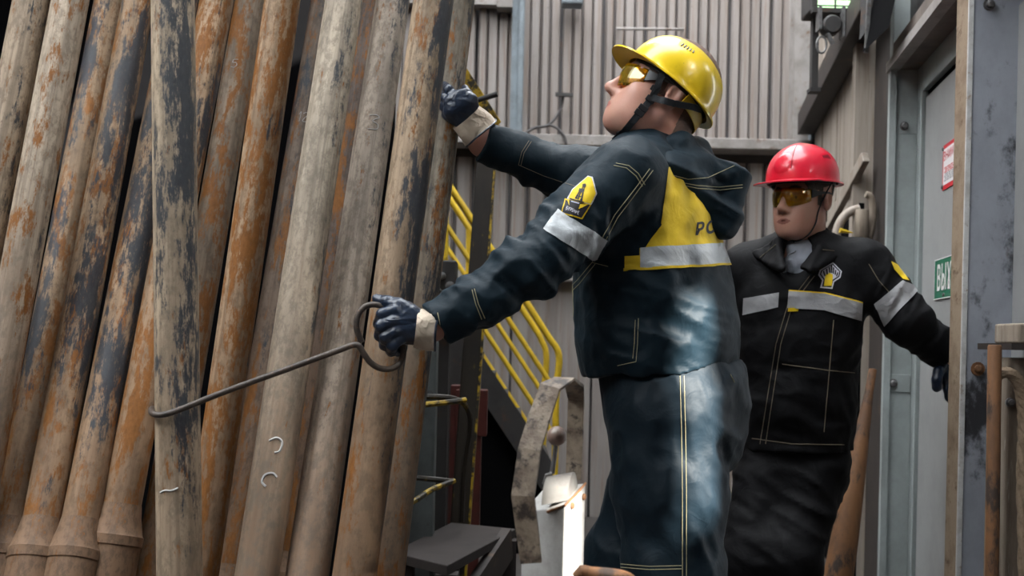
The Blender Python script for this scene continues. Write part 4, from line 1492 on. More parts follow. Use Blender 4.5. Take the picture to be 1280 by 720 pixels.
for nm, sel in (('arm_badge', [b for i, b in enumerate(badge_polys) if i not in LOWB]), ('badge_base', [badge_polys[i] for i in LOWB])):
    patch_obj(nm, SJ, [b[0] for b in sel], [M['badge_y'], M['badge_k'], M['badge_w']], jacketY, mi=[b[1] for b in sel], offs=[b[2] for b in sel], dr=(2.0, 2.5))


def text_on(name, surf, s, origin, ux, uy, size, m, parent, off=0.003, bold=0.0):
    """lettering laid on a garment: origin/ux/uy in pixels, size 1 = |ux|"""
    vs, fs = text_mesh(s, 1.0, 0, 0.12, bold)
    out = []
    for v in vs:
        x = origin[0] + ux[0] * v.x + uy[0] * v.y; y = origin[1] + ux[1] * v.x + uy[1] * v.y
        l, no = surf.hit(x, y)
        out.append(l + no * off)
    return MB().add(out, fs).build(name, m, parent, smooth=True)
text_on('badge_lettering', SJ, 'БУРЕНИЕ', (670 + 330 / 7.2, 200 + 463 / 7.2), (3.25, 1.15), (1.4, -5.6), 1, M['badge_w'], jacketY, 0.0042, 0.02)
text_on('back_lettering', SJ, 'РО', (881, 286.0), (17.5, -2.6), (2.4, -21), 1, M['badge_k'], jacketY, 0.0032, 0.035)
# stitching
stitches('stitching', SJ, [[(770, 204), (786, 207), (798, 217), (806, 231)], [(767, 207), (783, 210), (795, 220), (803, 233)],
    [(816, 213), (796, 240), (772, 272), (757, 300)], [(812, 211), (792, 238), (768, 269), (753, 297)],
    [(741, 327), (722, 350), (698, 374), (668, 392), (640, 402)], [(744, 330), (725, 354), (700, 379), (670, 396)],
    [(798, 398), (797, 428), (795, 452), (772, 457)], [(794, 400), (793, 428), (791, 448)], [(740, 328), (760, 333)],
    [(593, 361), (598, 380), (606, 398)], [(590, 362), (595, 381), (602, 399)], [(547, 391), (551, 410), (556, 428)]], M['stitch'], jacketY)
stitches('stitching', SHD, [[(796, 203), (830, 216), (860, 224), (885, 222), (918, 207)], [(846, 227), (872, 232), (900, 234), (928, 231)], [(847, 230), (872, 235.5), (900, 237.5), (928, 234.5)], [(786, 204), (810, 216), (830, 222)]], M['stitch'], hoodY)
stitches('stitching', ST, [[(850, 470), (852, 540), (853, 620), (853, 720)], [(855, 470), (857, 540), (858, 620), (858, 720)], [(776, 705), (812, 708), (852, 707)], [(776, 709), (812, 712), (852, 711)], [(913, 468), (918, 478)]], M['stitch'], trY)
# far sleeve seams
stitches('stitching', SJ, [[(661, 176), (652, 190), (648, 206)], [(664, 177), (655, 191), (651, 207)], [(648, 206), (680, 220), (722, 234)]], M['stitch_d'], jacketY)

# ---- near glove: fist round the hook handle
HD = 2.235
def H(x, y, d=HD): return Q(x, y, d)
palm = [ec(H(530, 412), H(505, 403), (0, 0, 1), (0.036, 0.030), (0.040, 0.030)), ec(H(505, 403), H(490, 402), (0, 0, 1), (0.038, 0.027), (0.035, 0.022))]
fing = [([H(494, 388, 2.215), H(478, 393, 2.215), H(474, 405, 2.235), H(484, 408, 2.262), H(496, 406, 2.262)], 0.0125, 0.0105),
        ([H(492, 401, 2.210), H(477, 407, 2.210), H(475, 419, 2.232), H(485, 420, 2.260), H(496, 417, 2.260)], 0.0125, 0.0105),
        ([H(494, 414, 2.212), H(482, 421, 2.212), H(481, 431, 2.234), H(490, 431, 2.260), H(499, 427, 2.258)], 0.0120, 0.0100),
        ([H(499, 425, 2.218), H(490, 432, 2.218), H(489, 439, 2.238), H(497, 439, 2.258), H(504, 434, 2.256)], 0.0110, 0.0092),
        ([H(514, 392, 2.225), H(498, 381, 2.225), H(484, 377, 2.232), H(471, 374, 2.240)], 0.0155, 0.0105)]
glove_mesh(py, palm, fing, wr=[H(530, 412), H(490, 402)])
cuff_mesh(py, P(519, 410, HD), P(545, 413, HD + 0.005), 0.0395, 0.042)
# ---- far glove: hand laid round the rightmost pipe
HF = 2.66
palm = [ec(Q(592, 160, 2.675), Q(576, 132, 2.655), (1, 0, 0.6), (0.033, 0.022), (0.040, 0.020)), ec(Q(576, 132, 2.655), Q(570, 122, 2.652), (1, 0, 0.6), (0.038, 0.018), (0.034, 0.016))]
fing = [([Q(571, 126, 2.655), Q(561, 112, 2.66), Q(555, 106, 2.70), Q(553, 102, 2.74)], 0.0120, 0.0098),
        ([Q(567, 133, 2.655), Q(556, 122, 2.665), Q(551, 117, 2.705), Q(550, 113, 2.745)], 0.0120, 0.0098),
        ([Q(565, 142, 2.660), Q(555, 133, 2.670), Q(550, 129, 2.71), Q(549, 126, 2.745)], 0.0115, 0.0095),
        ([Q(567, 150, 2.665), Q(558, 144, 2.675), Q(552, 141, 2.71), Q(551, 139, 2.74)], 0.0105, 0.0090),
        ([Q(584, 140, 2.655), Q(588, 128, 2.665), Q(584, 117, 2.69), Q(581, 111, 2.72)], 0.0140, 0.0100)]
glove_mesh(py, palm, fing, wr=[Q(592, 160, 2.675), Q(576, 132, 2.655)])
cuff_mesh(py, P(583, 146, 2.662), P(600, 166, 2.676), 0.041, 0.048)
boot(py, (ftN[0], ftN[1], 0.1), fY); boot(py, (ftF[0], ftF[1], 0.1), fY)

# ------------------------------------------------------------------ the worker in the red helmet
D1 = 3.36
pr = empty('person', (P(985, 560, D1).x, D1, 0.0), 'worker in red helmet and black jacket leaning by the door, arm out to the column', 'person')
AR = math.radians(18)
fR = np.array((-math.sin(AR), -math.cos(AR), 0)); lR = np.array((math.cos(AR), -math.sin(AR), 0))
SR = Q(1003, 335, D1)
sL = Q(1078, 333, 3.30); sR = Q(934, 337, 3.42)
eL = Q(1136, 402, 3.26); wL = Q(1181, 440, 3.30)
eR = Q(921, 440, 3.50); wR = Q(925, 530, 3.42)
tors = chain([Q(1003, 338, D1), Q(1000, 375, D1), Q(998, 430, D1), Q(997, 500, D1), Q(996, 565, D1)], lR, [(0.165, 0.10), (0.185, 0.125), (0.168, 0.130), (0.160, 0.13), (0.162, 0.135)], 0.05)
trap = U(0.03, rc(Q(1003, 312, D1), sL, 0.070, 0.070), rc(Q(1003, 312, D1), sR, 0.070, 0.070))
slL = U(0.025, rc(sL, eL, 0.082, 0.067), rc(eL, wL + (wL - eL) * 0.2, 0.066, 0.052)); slL = CUT(slL, wL, wL - eL)
slR = U(0.025, rc(sR, eR, 0.08, 0.066), rc(eR, wR, 0.064, 0.05))
jr = U(0.03, U(0.045, tors, trap), slL); jr = U(0.03, jr, slR)
jr = CUT(jr, Q(996, 561, D1), (0.03, 0, -1))
# open neck down to the chest
jr = SUB(jr, U(0.01, rc(Q(1003, 240, D1), Q(1000, 318, D1), 0.062, 0.058), rc(Q(994, 316, D1 - 0.06), Q(986, 352, D1 - 0.19), 0.055, 0.014)), 0.01)
jr = folds(jr, [(basis_freq(eL - sL + np.array((0, 0, 0.1)), 23, 7), 0.013, near_pt(eL * 0.7 + sL * 0.3, 0.12)), (basis_freq(wL - eL, 25, 8), 0.014, near_pt(eL * 0.4 + wL * 0.6, 0.10)),
    (basis_freq((0.2, 0, 1), 16, 6), 0.010, near_pt(Q(1000, 470, 3.2), 0.2)), (basis_freq((1, 0, 0.4), 14, 5), 0.008, near_pt(Q(1040, 520, 3.2), 0.2)), (np.eye(3) * 11, 0.006, None)], 21.0)
V, F = mesh_sdf(jr, (0.55, 3.08, 0.70), (1.36, 3.65, 1.44), 0.0065)
jacketR = mk('jacket', V, F, M['blackcloth'], pr, True)
SJR = Surf(V, F)
hc = Q(995, 570, D1)
kL = Q(988, 700, 3.22); kR = Q(938, 700, 3.28); fL = np.array((Q(985, 860, 3.34)[0], 3.34, 0.05)); fR_ = np.array((Q(930, 860, 3.40)[0], 3.40, 0.05))
pel = ec(Q(996, 545, D1), Q(992, 590, D1), lR, (0.138, 0.112), (0.140, 0.115))
tr = U(0.045, pel, rc(hc + lR * 0.070, kL, 0.090, 0.078), rc(kL, fL, 0.082, 0.068), rc(hc - lR * 0.080, kR, 0.092, 0.080), rc(kR, fR_, 0.082, 0.068))
tr = CUT(tr, (0, 0, 0.075), (0, 0, -1))
tr = folds(tr, [(basis_freq((0.6, 0, 1), 15, 5), 0.012, None), (np.eye(3) * 11, 0.005, None)], 31.0)
V, F = mesh_sdf(tr, (0.42, 3.02, 0.05), (1.15, 3.62, 0.86), 0.0085)
trR = mk('trousers', V, F, M['blackcloth'], pr, True)
# head
ya = math.radians(47)
frR = Frame(Q(1004, 252, D1 - 0.03), (-math.sin(ya), -math.cos(ya), -0.02), (0.0, 0, 1), 1.0)
nkl = frR.l(Q(1005, 325, D1 + 0.01))
def hairR(c):
    x, y, z = c.T
    ay = np.abs(y)
    h = ((z > 0.03 - 0.35 * (x - 0.02)) & (x < 0.07) & (z > 0.0)) | ((x < -0.040) & (z > -0.06) & (z > -0.12 - x))
    side = (x < 0.026) & (x > 0.006) & (z > -0.016)
    return (h | side) & ~((ay > 0.068) & (x > -0.036) & (x < 0.012) & (z < 0.036))
core = U(0.04, ec(Q(1003, 325, D1), Q(998, 480, D1), lR, (0.13, 0.08), (0.12, 0.09)), rc(sL, eL, 0.05, 0.042), rc(eL, wL, 0.042, 0.029), rc(wL, Q(1183, 447, 3.303), 0.029, 0.027), rc(sR, eR, 0.05, 0.042))
cv, cf = mesh_sdf(core, (0.60, 3.1, 0.9), (1.36, 3.6, 1.36), 0.008)
SHR = build_head(frR, nkl, M['skin_b'], M['lip_b'], M['hair_b'], hairR, pr, extra=[(cv, cf)], fat=0.91, gaunt=1.0, neck_r=0.056)
hatR, TR, RR = helmet(frR, (0.004, 0, 0.056), math.radians(-1), M['hat_r'], pr, rx=0.117, ry=0.103, H=0.113, peak=0.052, back=0.016, ridge=0.003)
def HPR(th, ph, o=0.0): return TR(((0.117 + o) * math.sin(ph) ** .92 * math.cos(th), (0.103 + o) * math.sin(ph) ** .92 * math.sin(th), (0.113 + o) * math.cos(ph) ** .86))
M['hat_rd'] = mat_plain('red_helmet_seam', (0.30, 0.008, 0.02), 0.35)
mb = MB()
mb.tube([HPR(math.radians(18), math.radians(a), 0.0008) for a in range(78, 6, -6)], 0.0016, 6)
mb.build('crown_seam', M['hat_rd'], hatR, smooth=True)
mb = MB()
for i in range(4):
    th = math.radians(74 + i * 5)
    mb.tube([HPR(th, math.radians(56 - i), 0.0005), HPR(th + 0.03, math.radians(61), 0.0005)], 0.0013, 6)
mb.build('vent_slots', M['plastic'], hatR, smooth=True)
# rounded front boss on the crown
v = []; f = []
for i in range(9):
    for j in range(9):
        a = -1 + i / 4; b = -1 + j / 4
        r = max(0, 1 - (a * a * 0.9 + b * b * 0.9)) ** 0.5
        v.append(HPR(math.radians(0 + a * 20), math.radians(66 + b * 17), 0.004 * min(1, r * 2) - 0.001))
for i in range(8):
    for j in range(8): f.append((i * 9 + j, (i + 1) * 9 + j, (i + 1) * 9 + j + 1, i * 9 + j + 1))
MB().add(v, f).build('front_boss', M['hat_r'], hatR, smooth=True)
gR = glasses(frR, pr)
# thin chin cord: from the helmet past the ear to under the chin, loose end down the chest
mb = MB()
def nearest_off(q, off):
    l, no, i, d = SHR.bvh.find_nearest(q); return Vector(l) + Vector(no) * off
cord = [TR((0.005, 0.105, -0.004))] + [nearest_off(frR.V(p), 0.003) for p in ((0.014, 0.078, 0.01), (0.022, 0.073, -0.035), (0.032, 0.062, -0.070), (0.045, 0.045, -0.100), (0.050, 0.02, -0.118), (0.05, 0.0, -0.122))]
mb.tube(smooth_path(cord, 6), 0.0022, 6)
cord2 = [TR((0.005, -0.105, -0.004))] + [nearest_off(frR.V(p), 0.003) for p in ((0.014, -0.078, 0.01), (0.022, -0.073, -0.035), (0.032, -0.062, -0.070), (0.045, -0.045, -0.100), (0.05, 0.0, -0.122))]
mb.tube(smooth_path(cord2, 6), 0.0022, 6)
e0 = nearest_off(frR.V((0.05, 0.0, -0.122)), 0.003)
mb.tube(smooth_path([e0, e0 + Vector((0.005, -0.01, -0.03)), P(985, 320, 3.20), P(983, 338, 3.19), P(976, 342, 3.20)], 6), 0.002, 6)
mb.build('chin_cord', M['strap'], hatR, smooth=True)
# grey T-shirt in the open neck
sh = U(0.02, ec(Q(1002, 322, D1 + 0.02), Q(995, 380, D1), lR, (0.09, 0.075), (0.13, 0.10)), rc(Q(1003, 322, D1), Q(1003, 326, D1), 0.085, 0.09))
sh = CUT(sh, Q(1005, 303, D1), (0.25, 0.55, 1))
V, F = mesh_sdf(sh, (0.6, 3.1, 1.0), (1.1, 3.6, 1.4), 0.006)
mk('t_shirt', V, F, M['shirt'], pr, True)
# standing collar and open lapels
cl = U(0.010,
    tri(Q(955, 326, 3.28), Q(972, 302, 3.28), Q(978, 336, 3.20), 0.010), tri(Q(972, 302, 3.28), Q(990, 298, 3.36), Q(975, 322, 3.30), 0.008),
    tri(Q(944, 318, 3.34), Q(972, 302, 3.30), Q(962, 330, 3.27), 0.010),
    tri(Q(1046, 300, 3.36), Q(1048, 316, 3.30), Q(1024, 312, 3.25), 0.011), tri(Q(1046, 300, 3.36), Q(1024, 312, 3.25), Q(1030, 290, 3.34), 0.010),
    tri(Q(1024, 312, 3.25), Q(1048, 318, 3.27), Q(1012, 338, 3.19), 0.010), tri(Q(1024, 312, 3.25), Q(1012, 338, 3.19), Q(1004, 334, 3.20), 0.008),
    tri(Q(1030, 290, 3.34), Q(1046, 300, 3.36), Q(1030, 292, 3.46), 0.010), tri(Q(1046, 300, 3.36), Q(1030, 292, 3.46), Q(1010, 300, 3.47), 0.010))
cl = folds(cl, [(np.eye(3) * 18, 0.006, None)], 41.0)
V, F = mesh_sdf(cl, (0.68, 3.1, 1.2), (1.12, 3.6, 1.46), 0.005)
colR = mk('collar', V, F, M['blackcloth'], pr, True)
SCR = Surf(V, F)
# tapes and emblem
patch_obj('reflective_tape', SJR, [[(986, 364), (1030, 367), (1030, 388), (984, 385)], [(1030, 367), (1078, 379), (1076, 401), (1030, 388)]], M['reflect_d'], jacketR, 0.003, (3.0, 3.5), thick=0.001)
patch_obj('reflective_tape', SJR, [[(930, 373), (974, 366), (973, 384), (929, 394)]], M['reflect_d'], jacketR, 0.003, (3.0, 3.6))
patch_obj('sleeve_tape', SJR, [[(1093, 380), (1128, 351), (1150, 360), (1106, 408)]], M['reflect_d'], jacketR, 0.003, (3.0, 3.5))
patch_obj('tape_piping', SJR, [[(986, 362.5), (1030, 365.5), (1030, 367.5), (986, 364.5)], [(1030, 365.5), (1078, 377.5), (1078, 379.5), (1030, 367.5)]], M['badge_y'], jacketR, 0.0036, (3.0, 3.5))
patch_obj('sleeve_badge', SJR, [[(1113, 327), (1121, 331), (1136, 351), (1128, 349), (1117, 337)]], M['badge_y'], jacketR, 0.003, (3.0, 3.5))
def eq(pts): return [(1010 + x / 10.28, 310 + y / 10.28) for x, y in pts]
em = [(eq([(320, 185), (436, 300), (415, 385), (330, 440), (180, 425), (128, 350), (150, 285)]), 2, .0020), (eq([(185, 400), (335, 430), (310, 528), (152, 515)]), 2, .0020),
      (eq([(318, 203), (418, 303), (400, 375), (322, 425), (195, 412), (148, 345), (165, 295)]), 1, .0026), (eq([(200, 400), (318, 425), (298, 510), (175, 500)]), 1, .0026),
      (eq([(310, 215), (400, 305), (385, 365), (315, 410), (210, 400), (165, 340), (180, 300)]), 2, .0030),
      (eq([(215, 385), (225, 345), (270, 325), (310, 345), (312, 385), (300, 490), (200, 490)]), 0, .0036)]
for x0, y0, x1, y1 in ((195, 300, 215, 365), (235, 275, 245, 345), (270, 250, 278, 325), (300, 220, 300, 325), (325, 250, 322, 335), (352, 285, 345, 350), (380, 315, 362, 370)):
    em.append((eq([(x0 - 9, y0), (x0 + 9, y0), (x1 + 9, y1), (x1 - 9, y1)]), 1, .0036))
patch_obj('chest_emblem', SJR, [e[0] for e in em], [M['badge_y'], M['badge_k'], M['badge_w']], jacketR, mi=[e[1] for e in em], offs=[e[2] for e in em], dr=(3.0, 3.5))
stitches('stitching', SJR, [[(1012, 345), (985, 380), (970, 430), (950, 555)], [(1018, 345), (991, 380), (976, 430), (957, 555)], [(978, 455), (1035, 463), (1068, 466)], [(1042, 400), (1036, 470), (1030, 540)], [(940, 548), (990, 555), (1055, 556)], [(1086, 330), (1098, 350), (1112, 366)]], M['stitch_d'], jacketR, 0.0012)
stitches('stitching', SCR, [[(1044, 303), (1046, 314), (1028, 312)], [(950, 322), (970, 306)]], M['stitch_d'], colR, 0.0012)
MB().obox(SJR.hit(992, 387)[0] + Vector((0, -0.002, 0)), ((1, 0, 0.05), (0, 1, 0), (0, 0, 1)), (0.016, 0.003, 0.005)).build('pocket_tab', M['badge_y'], jacketR)
# ---- glove hooked over the column edge
palm = [ec(Q(1182, 446, 3.305), Q(1187, 470, 3.30), (1, 0, 0), (0.034, 0.024), (0.040, 0.022))]
fing = [([Q(1180, 456, 3.29), Q(1173, 464, 3.275), Q(1171, 475, 3.27), Q(1171, 484, 3.275)], 0.0155, 0.0145),
        ([Q(1183, 474, 3.295), Q(1184, 486, 3.29), Q(1186, 497, 3.295), Q(1190, 503, 3.31)], 0.0125, 0.0100),
        ([Q(1189, 476, 3.30), Q(1192, 490, 3.295), Q(1196, 501, 3.30), Q(1201, 506, 3.315)], 0.0125, 0.0100),
        ([Q(1194, 474, 3.305), Q(1199, 488, 3.30), Q(1204, 497, 3.305), Q(1209, 500, 3.32)], 0.0120, 0.0100),
        ([Q(1198, 470, 3.31), Q(1205, 480, 3.305), Q(1210, 488, 3.31), Q(1214, 491, 3.325)], 0.0110, 0.0092)]
glove_mesh(pr, palm, fing, wr=[Q(1182, 446, 3.305), Q(1187, 470, 3.30)], res=0.0028)
cuff_mesh(pr, P(1183, 448, 3.303), P(1181, 430, 3.30), 0.040, 0.044)
# ---- other glove, hanging at his side
w0 = wR; dn_ = np.array((0.02, -0.25, -1.0)); dn_ /= np.linalg.norm(dn_); sx_ = np.array((0.25, -0.95, 0.2)); sx_ /= np.linalg.norm(sx_)
def G(a, b, c=0.0): return w0 + dn_ * a + sx_ * b + np.cross(dn_, sx_) * c
palm = [ec(G(0.02, 0), G(0.10, 0), sx_, (0.030, 0.022), (0.042, 0.018))]
fing = [([G(0.10, b), G(0.14, b * 1.1, -0.006 * sg), G(0.165 - abs(b) * 0.25, b * 1.1, -0.02 * sg), G(0.165 - abs(b) * 0.3, b, -0.04 * sg)], 0.0115, 0.0095) for b, sg in ((0.031, 1), (0.010, 1), (-0.011, 1), (-0.031, 1))]
fing.append(([G(0.05, 0.030), G(0.075, 0.050, -0.012), G(0.10, 0.054, -0.026)], 0.0135, 0.010))
glove_mesh(pr, palm, fing, wr=[G(0.0, 0), G(0.1, 0)], res=0.0032)
cuff_mesh(pr, Vector(G(0.035, 0)), Vector(G(-0.03, 0)), 0.038, 0.045)
boot(pr, (fL[0], fL[1], 0.1), fR); boot(pr, (fR_[0], fR_[1], 0.1), fR)

# ------------------------------------------------------------------ helpers for placing by sight line
def ray_plane(px, py, co, no):
    d = P(px, py, 1) - CAM
    return CAM + d * ((Vector(co) - CAM).dot(Vector(no)) / d.dot(Vector(no)))
def ray_z(px, py, z): return ray_plane(px, py, (0, 0, z), (0, 0, 1))

# ------------------------------------------------------------------ steel column at the near side of the doorway
YC = 3.05
xa = P(1205.5, 430, YC).x; xb = P(1274, 430, YC).x
col = MB().box((xa + 0.004, YC, 0), (xb, YC + 0.012, 4.2)).build('steel_column', M['column'], origin=((xa + xb) / 2, YC, 0), bevel=0.001)
tag(col, 'scuffed blue-grey steel column with rusty left edge, right of the door', 'column')
MB().box((xa - 0.008, YC + 0.004, 0), (xa + 0.004, YC + 0.085, 4.2)).build('flange', M['colrust'], col, bevel=0.001)
MB().box((xa - 0.009, YC - 0.004, 0), (xa + 0.004, YC + 0.004, 4.2)).build('edge_strip', M['colwhite'], col)
MB().box((xb - 0.002, YC - 0.004, 0), (xb + 0.012, YC + 0.085, 4.2)).build('flange', M['colwhite'], col)
MB().box(((xa + xb) / 2 - 0.008, YC + 0.012, 0), ((xa + xb) / 2 + 0.008, YC + 0.12, 4.2)).build('web', M['column'], col)
c = P(1236, 6, YC)
MB().lathe(c, (0, -1, 0), [(0.016, 0), (0.016, 0.004), (0.010, 0.004), (0.010, 0.016), (0.006, 0.018)], 12).build('bolt', M['bolt'], col)
c = P(1222, 461, YC)
MB().lathe(c, (0, -1, 0), [(0.019, 0), (0.019, 0.003), (0.011, 0.003), (0.011, 0.010), (0.006, 0.012)], 12).build('bolt', M['rustpole'], col)
# ------------------------------------------------------------------ wall right of the column
o = MB().box((xb + 0.03, YC + 0.05, 0), (3.0, YC + 0.1, 4.2)).build('wall_right_near', M['girt']); tag(o, kind='structure')
# rusty rod
r = MB()
p0 = P(1243.5, 431, 2.75); b0 = Vector((P(1242.5, 720, 2.75).x, 2.75, 0.0))
r.lathe(b0, p0 - b0, [(0.0165, 0), (0.0165, (p0 - b0).length - 0.004), (0.014, (p0 - b0).length)], 16)
o = r.build('rusty_rod', M['rustpole'], smooth=True, origin=b0)
tag(o, 'thin rusty upright rod in front of the steel column', 'rod')
# old timber post with rope and bolt
tp = MB().box((P(1254, 500, 2.82).x, 2.80, 0), (P(1254, 500, 2.82).x + 0.14, 2.92, P(1262, 447, 2.80).z)).build('timber_post', M['timber'], origin=(P(1270, 500, 2.86).x, 2.86, 0), bevel=0.006)
tag(tp, 'weathered grey timber post cut by the right edge of the picture', 'post')
bp = P(1262, 503, 2.80)
MB().lathe(bp, (0, -1, 0), [(0.012, 0), (0.012, 0.006), (0.008, 0.007), (0.008, 0.016), (0.004, 0.018)], 10).build('bolt', M['bolt'], tp)
MB().box((P(1262, 440, 2.75).x, 2.74, P(1262, 437, 2.75).z), (P(1262, 440, 2.75).x + 0.16, 2.94, P(1262, 429, 2.75).z)).build('cap_plate', M['browndark'], tp)
wbk = MB().box((P(1268, 440, 2.78).x, 2.76, P(1268, 429, 2.78).z), (P(1268, 440, 2.78).x + 0.12, 2.90, P(1268, 404, 2.78).z)).build('timber_block', M['timber'], bevel=0.005, origin=(P(1280, 430, 2.8).x, 2.83, P(1268, 429, 2.78).z))
tag(wbk, 'short pale timber block on the plate capping the post, at the right edge', 'block')
rp = smooth_path([P(1246, 469, 2.765), P(1255, 465, 2.765), P(1264, 467, 2.768), P(1272, 475, 2.77), P(1277, 488, 2.775), P(1280, 510, 2.775), P(1281, 545, 2.778), P(1279, 600, 2.778), P(1281, 680, 2.778), P(1280, 760, 2.778), P(1279, 840, 2.778)], 8)
mbr = MB(); n = len(rp)
for s in range(3):
    pts = []
    for i, p in enumerate(rp):
        a = i * 0.55 + s * 2.094
        pts.append(p + Vector((math.cos(a) * 0.007, math.sin(a) * 0.006, math.sin(a) * 0.003)))
    mbr.tube(pts, [0.011] * len(pts), 8)
o = mbr.build('thick_rope', M['rope'], smooth=True, origin=(rp[-1].x, rp[-1].y, 0))
tag(o, 'thick dusty rope looped over the timber post at the right edge', 'rope')
# rusty bat-shaped handle leaning beside the door jamb
h0 = Vector((ray_z(1030, 800, 0.0).x, 3.72, 0.0)); h1 = P(1092, 462, 3.95)
hb = P(1042, 800, 3.74); d = (P(1091, 462, 3.95) - P(1048, 720, 3.76)); foot = P(1048, 720, 3.76); foot = foot - d * (foot.z / d.z)
L = (h1 - foot).length; L = d.length + (P(1048, 720, 3.76) - foot).length
o = MB().lathe(foot, d, [(0.050, 0), (0.052, 0.1), (0.050, 0.30), (0.046, 0.45), (0.038, 0.62), (0.024, L * 0.8), (0.015, L * 0.92), (0.014, L)], 20).build('leaning_pole', M['rustpole'], smooth=True, origin=foot)
tag(o, 'rusty bat-shaped pole leaning beside the door jamb', 'pole')

# ------------------------------------------------------------------ signs on the door
M['sign_red'] = mat_plain('sign_red', (0.55, 0.02, 0.03), 0.45, var=0.1)
M['sign_white'] = mat_plain('sign_white', (0.72, 0.68, 0.68), 0.5, var=0.06, scale=6)
M['sign_pink'] = mat_plain('sign_print', (0.55, 0.16, 0.16), 0.6)
M['sign_grey'] = mat_plain('sign_print_grey', (0.35, 0.35, 0.36), 0.6)
M['sign_green'] = mat_plain('sign_green', (0.004, 0.13, 0.065), 0.4, var=0.1)
DCO = WP(3.8, 1, -RV + 0.0025)
def on_door(px, py): return ray_plane(px, py, DCO, WN)
def sign_frame(px, pt, pb, w):
    tl = on_door(px, pt); bl = on_door(px, pb)
    h = tl.z - bl.z
    return tl, h
def sbox(mb, tl, x0, x1, z0, z1, t0, t1, mi=0):
    """box on a sign: x towards the camera from the top-left corner, z down"""
    u = -WD
    a = [tl + u * x + Vector((0, 0, -z)) + WN * t for t in (t0, t1) for (x, z) in ((x0, z1), (x1, z1), (x1, z0), (x0, z0))]
    mb.hexa(a, mi)
def stext(mb, tl, s, x, z, size, t, mi, sx=1.0, bold=0.01):
    vs, fs = text_mesh(s, size, 0.0, 0.0, bold)
    mb.add([tl + (-WD) * (x + v.x * sx) + Vector((0, 0, -z + v.y)) + WN * t for v in vs], fs, mi)
tl, h = sign_frame(1180, 183, 238, 0.3)
w = 0.30
nb = MB(); sbox(nb, tl, 0, w, 0, h, 0.0, 0.003)
notice = nb.build('warning_notice', M['sign_red'], origin=tl - Vector((0, 0, h)))
tag(notice, 'white notice with red border and printed heading, on the grey door', 'sign')
nb = MB(); sbox(nb, tl, 0.014, w - 0.014, 0.014, h - 0.016, 0.003, 0.0036); nb.build('paper', M['sign_white'], notice)
nb = MB(); stext(nb, tl, 'ВНИМАНИЕ', w / 2, 0.042, 0.044, 0.0042, 0, 1.0); nb.build('heading', M['sign_red'], notice)
nb = MB()
for i in range(7):
    z = 0.078 + i * (h - 0.10) / 7.5
    x = 0.03 + 0.01 * (i % 2); k = 0
    while x < w - 0.05:
        l = rnd.uniform(0.02, 0.05); sbox(nb, tl, x, min(x + l, w - 0.03), z, z + 0.006, 0.0036, 0.0039, 0 if i < 3 else 1); x += l + 0.008
o = nb.build('print_lines', [M['sign_pink'], M['sign_grey']], notice); o['kind'] = 'stuff'
for (x, z) in ((0.008, 0.01), (0.008, h - 0.012)):
    c = tl + (-WD) * x - Vector((0, 0, z)) + WN * 0.003
    MB().lathe(c, WN, [(0.008, 0), (0.008, 0.003), (0.004, 0.006)], 10).build('screw', M['bolt'], notice)
tl, h = sign_frame(1170, 325.5, 375, 0.34)
w = 0.42
nb = MB(); sbox(nb, tl, 0, w, 0, h, 0, 0.004)
ex = nb.build('exit_sign', M['sign_green'], origin=tl - Vector((0, 0, h)))
tag(ex, 'green exit sign with white Cyrillic letters, lower on the grey door', 'sign')
nb = MB()
for a, b, c_, d_ in ((0.0, w, 0, 0.003), (0.0, w, h - 0.003, h), (0, 0.003, 0, h)): sbox(nb, tl, a, b, c_, d_, 0.004, 0.0045)
nb.build('sign_edge', M['sign_white'], ex)
nb = MB(); stext(nb, tl, 'ВЫХОД', w / 2 + 0.008, h * 0.52, 0.120, 0.0048, 0, 0.74, 0.018)
ow = nb.build('lettering', M['sign_white'], ex)
for x in (0.35 * w,):
    c = tl + (-WD) * x - Vector((0, 0, h - 0.012)) + WN * 0.004
    MB().lathe(c, WN, [(0.007, 0), (0.007, 0.003), (0.004, 0.005)], 10).build('screw', M['bolt'], ex)

# ------------------------------------------------------------------ lamp, bracket and dark fittings above
M['lampglass'] = mat_emit('lamp_glass', (0.62, 0.95, 0.55), 1.0)
LY = 4.95
lc = P(1038, 4, LY)
lamp = MB().box((lc.x - 0.105, LY - 0.06, lc.z - 0.055), (lc.x + 0.10, LY + 0.1, lc.z + 0.18)).build('floodlight', M['darksteel'], origin=(lc.x, LY, lc.z - 0.05), bevel=0.008)
tag(lamp, 'caged floodlight glowing pale green at the top edge', 'lamp')
MB().box((lc.x - 0.072, LY - 0.066, lc.z - 0.040), (lc.x + 0.072, LY - 0.055, lc.z + 0.14)).build('lamp_glass', M['lampglass'], lamp)
for i in range(3):
    z = lc.z - 0.034 + i * 0.028
    MB().tube([(lc.x - 0.085, LY - 0.074, z), (lc.x + 0.085, LY - 0.074, z)], 0.003, 6).build('guard_bar', M['darksteel'], lamp)
MB().tube([(lc.x, LY - 0.077, lc.z - 0.05), (lc.x, LY - 0.077, lc.z + 0.16)], 0.004, 6).build('guard_bar', M['darksteel'], lamp)
MB().box((lc.x - 0.10, LY - 0.085, lc.z - 0.066), (lc.x + 0.10, LY - 0.05, lc.z - 0.046)).build('lamp_rim', M['darksteel'], lamp)
HY = 4.86
hc_ = P(1038, 33, HY)
ho = MB().lathe(hc_ - Vector((0, 0.04, 0)), (0, 1, 0), [(0.034, 0), (0.042, 0.008), (0.042, 0.072), (0.034, 0.08)], 20).build('pulley_block', M['darksteel'], smooth=True, origin=hc_)
tag(ho, 'small dark pulley block hanging under the floodlight', 'pulley')
MB().box((hc_.x - 0.056, HY - 0.03, hc_.z - 0.02), (hc_.x - 0.045, HY + 0.03, hc_.z + 0.08)).build('side_plate', M['bolt'], ho)
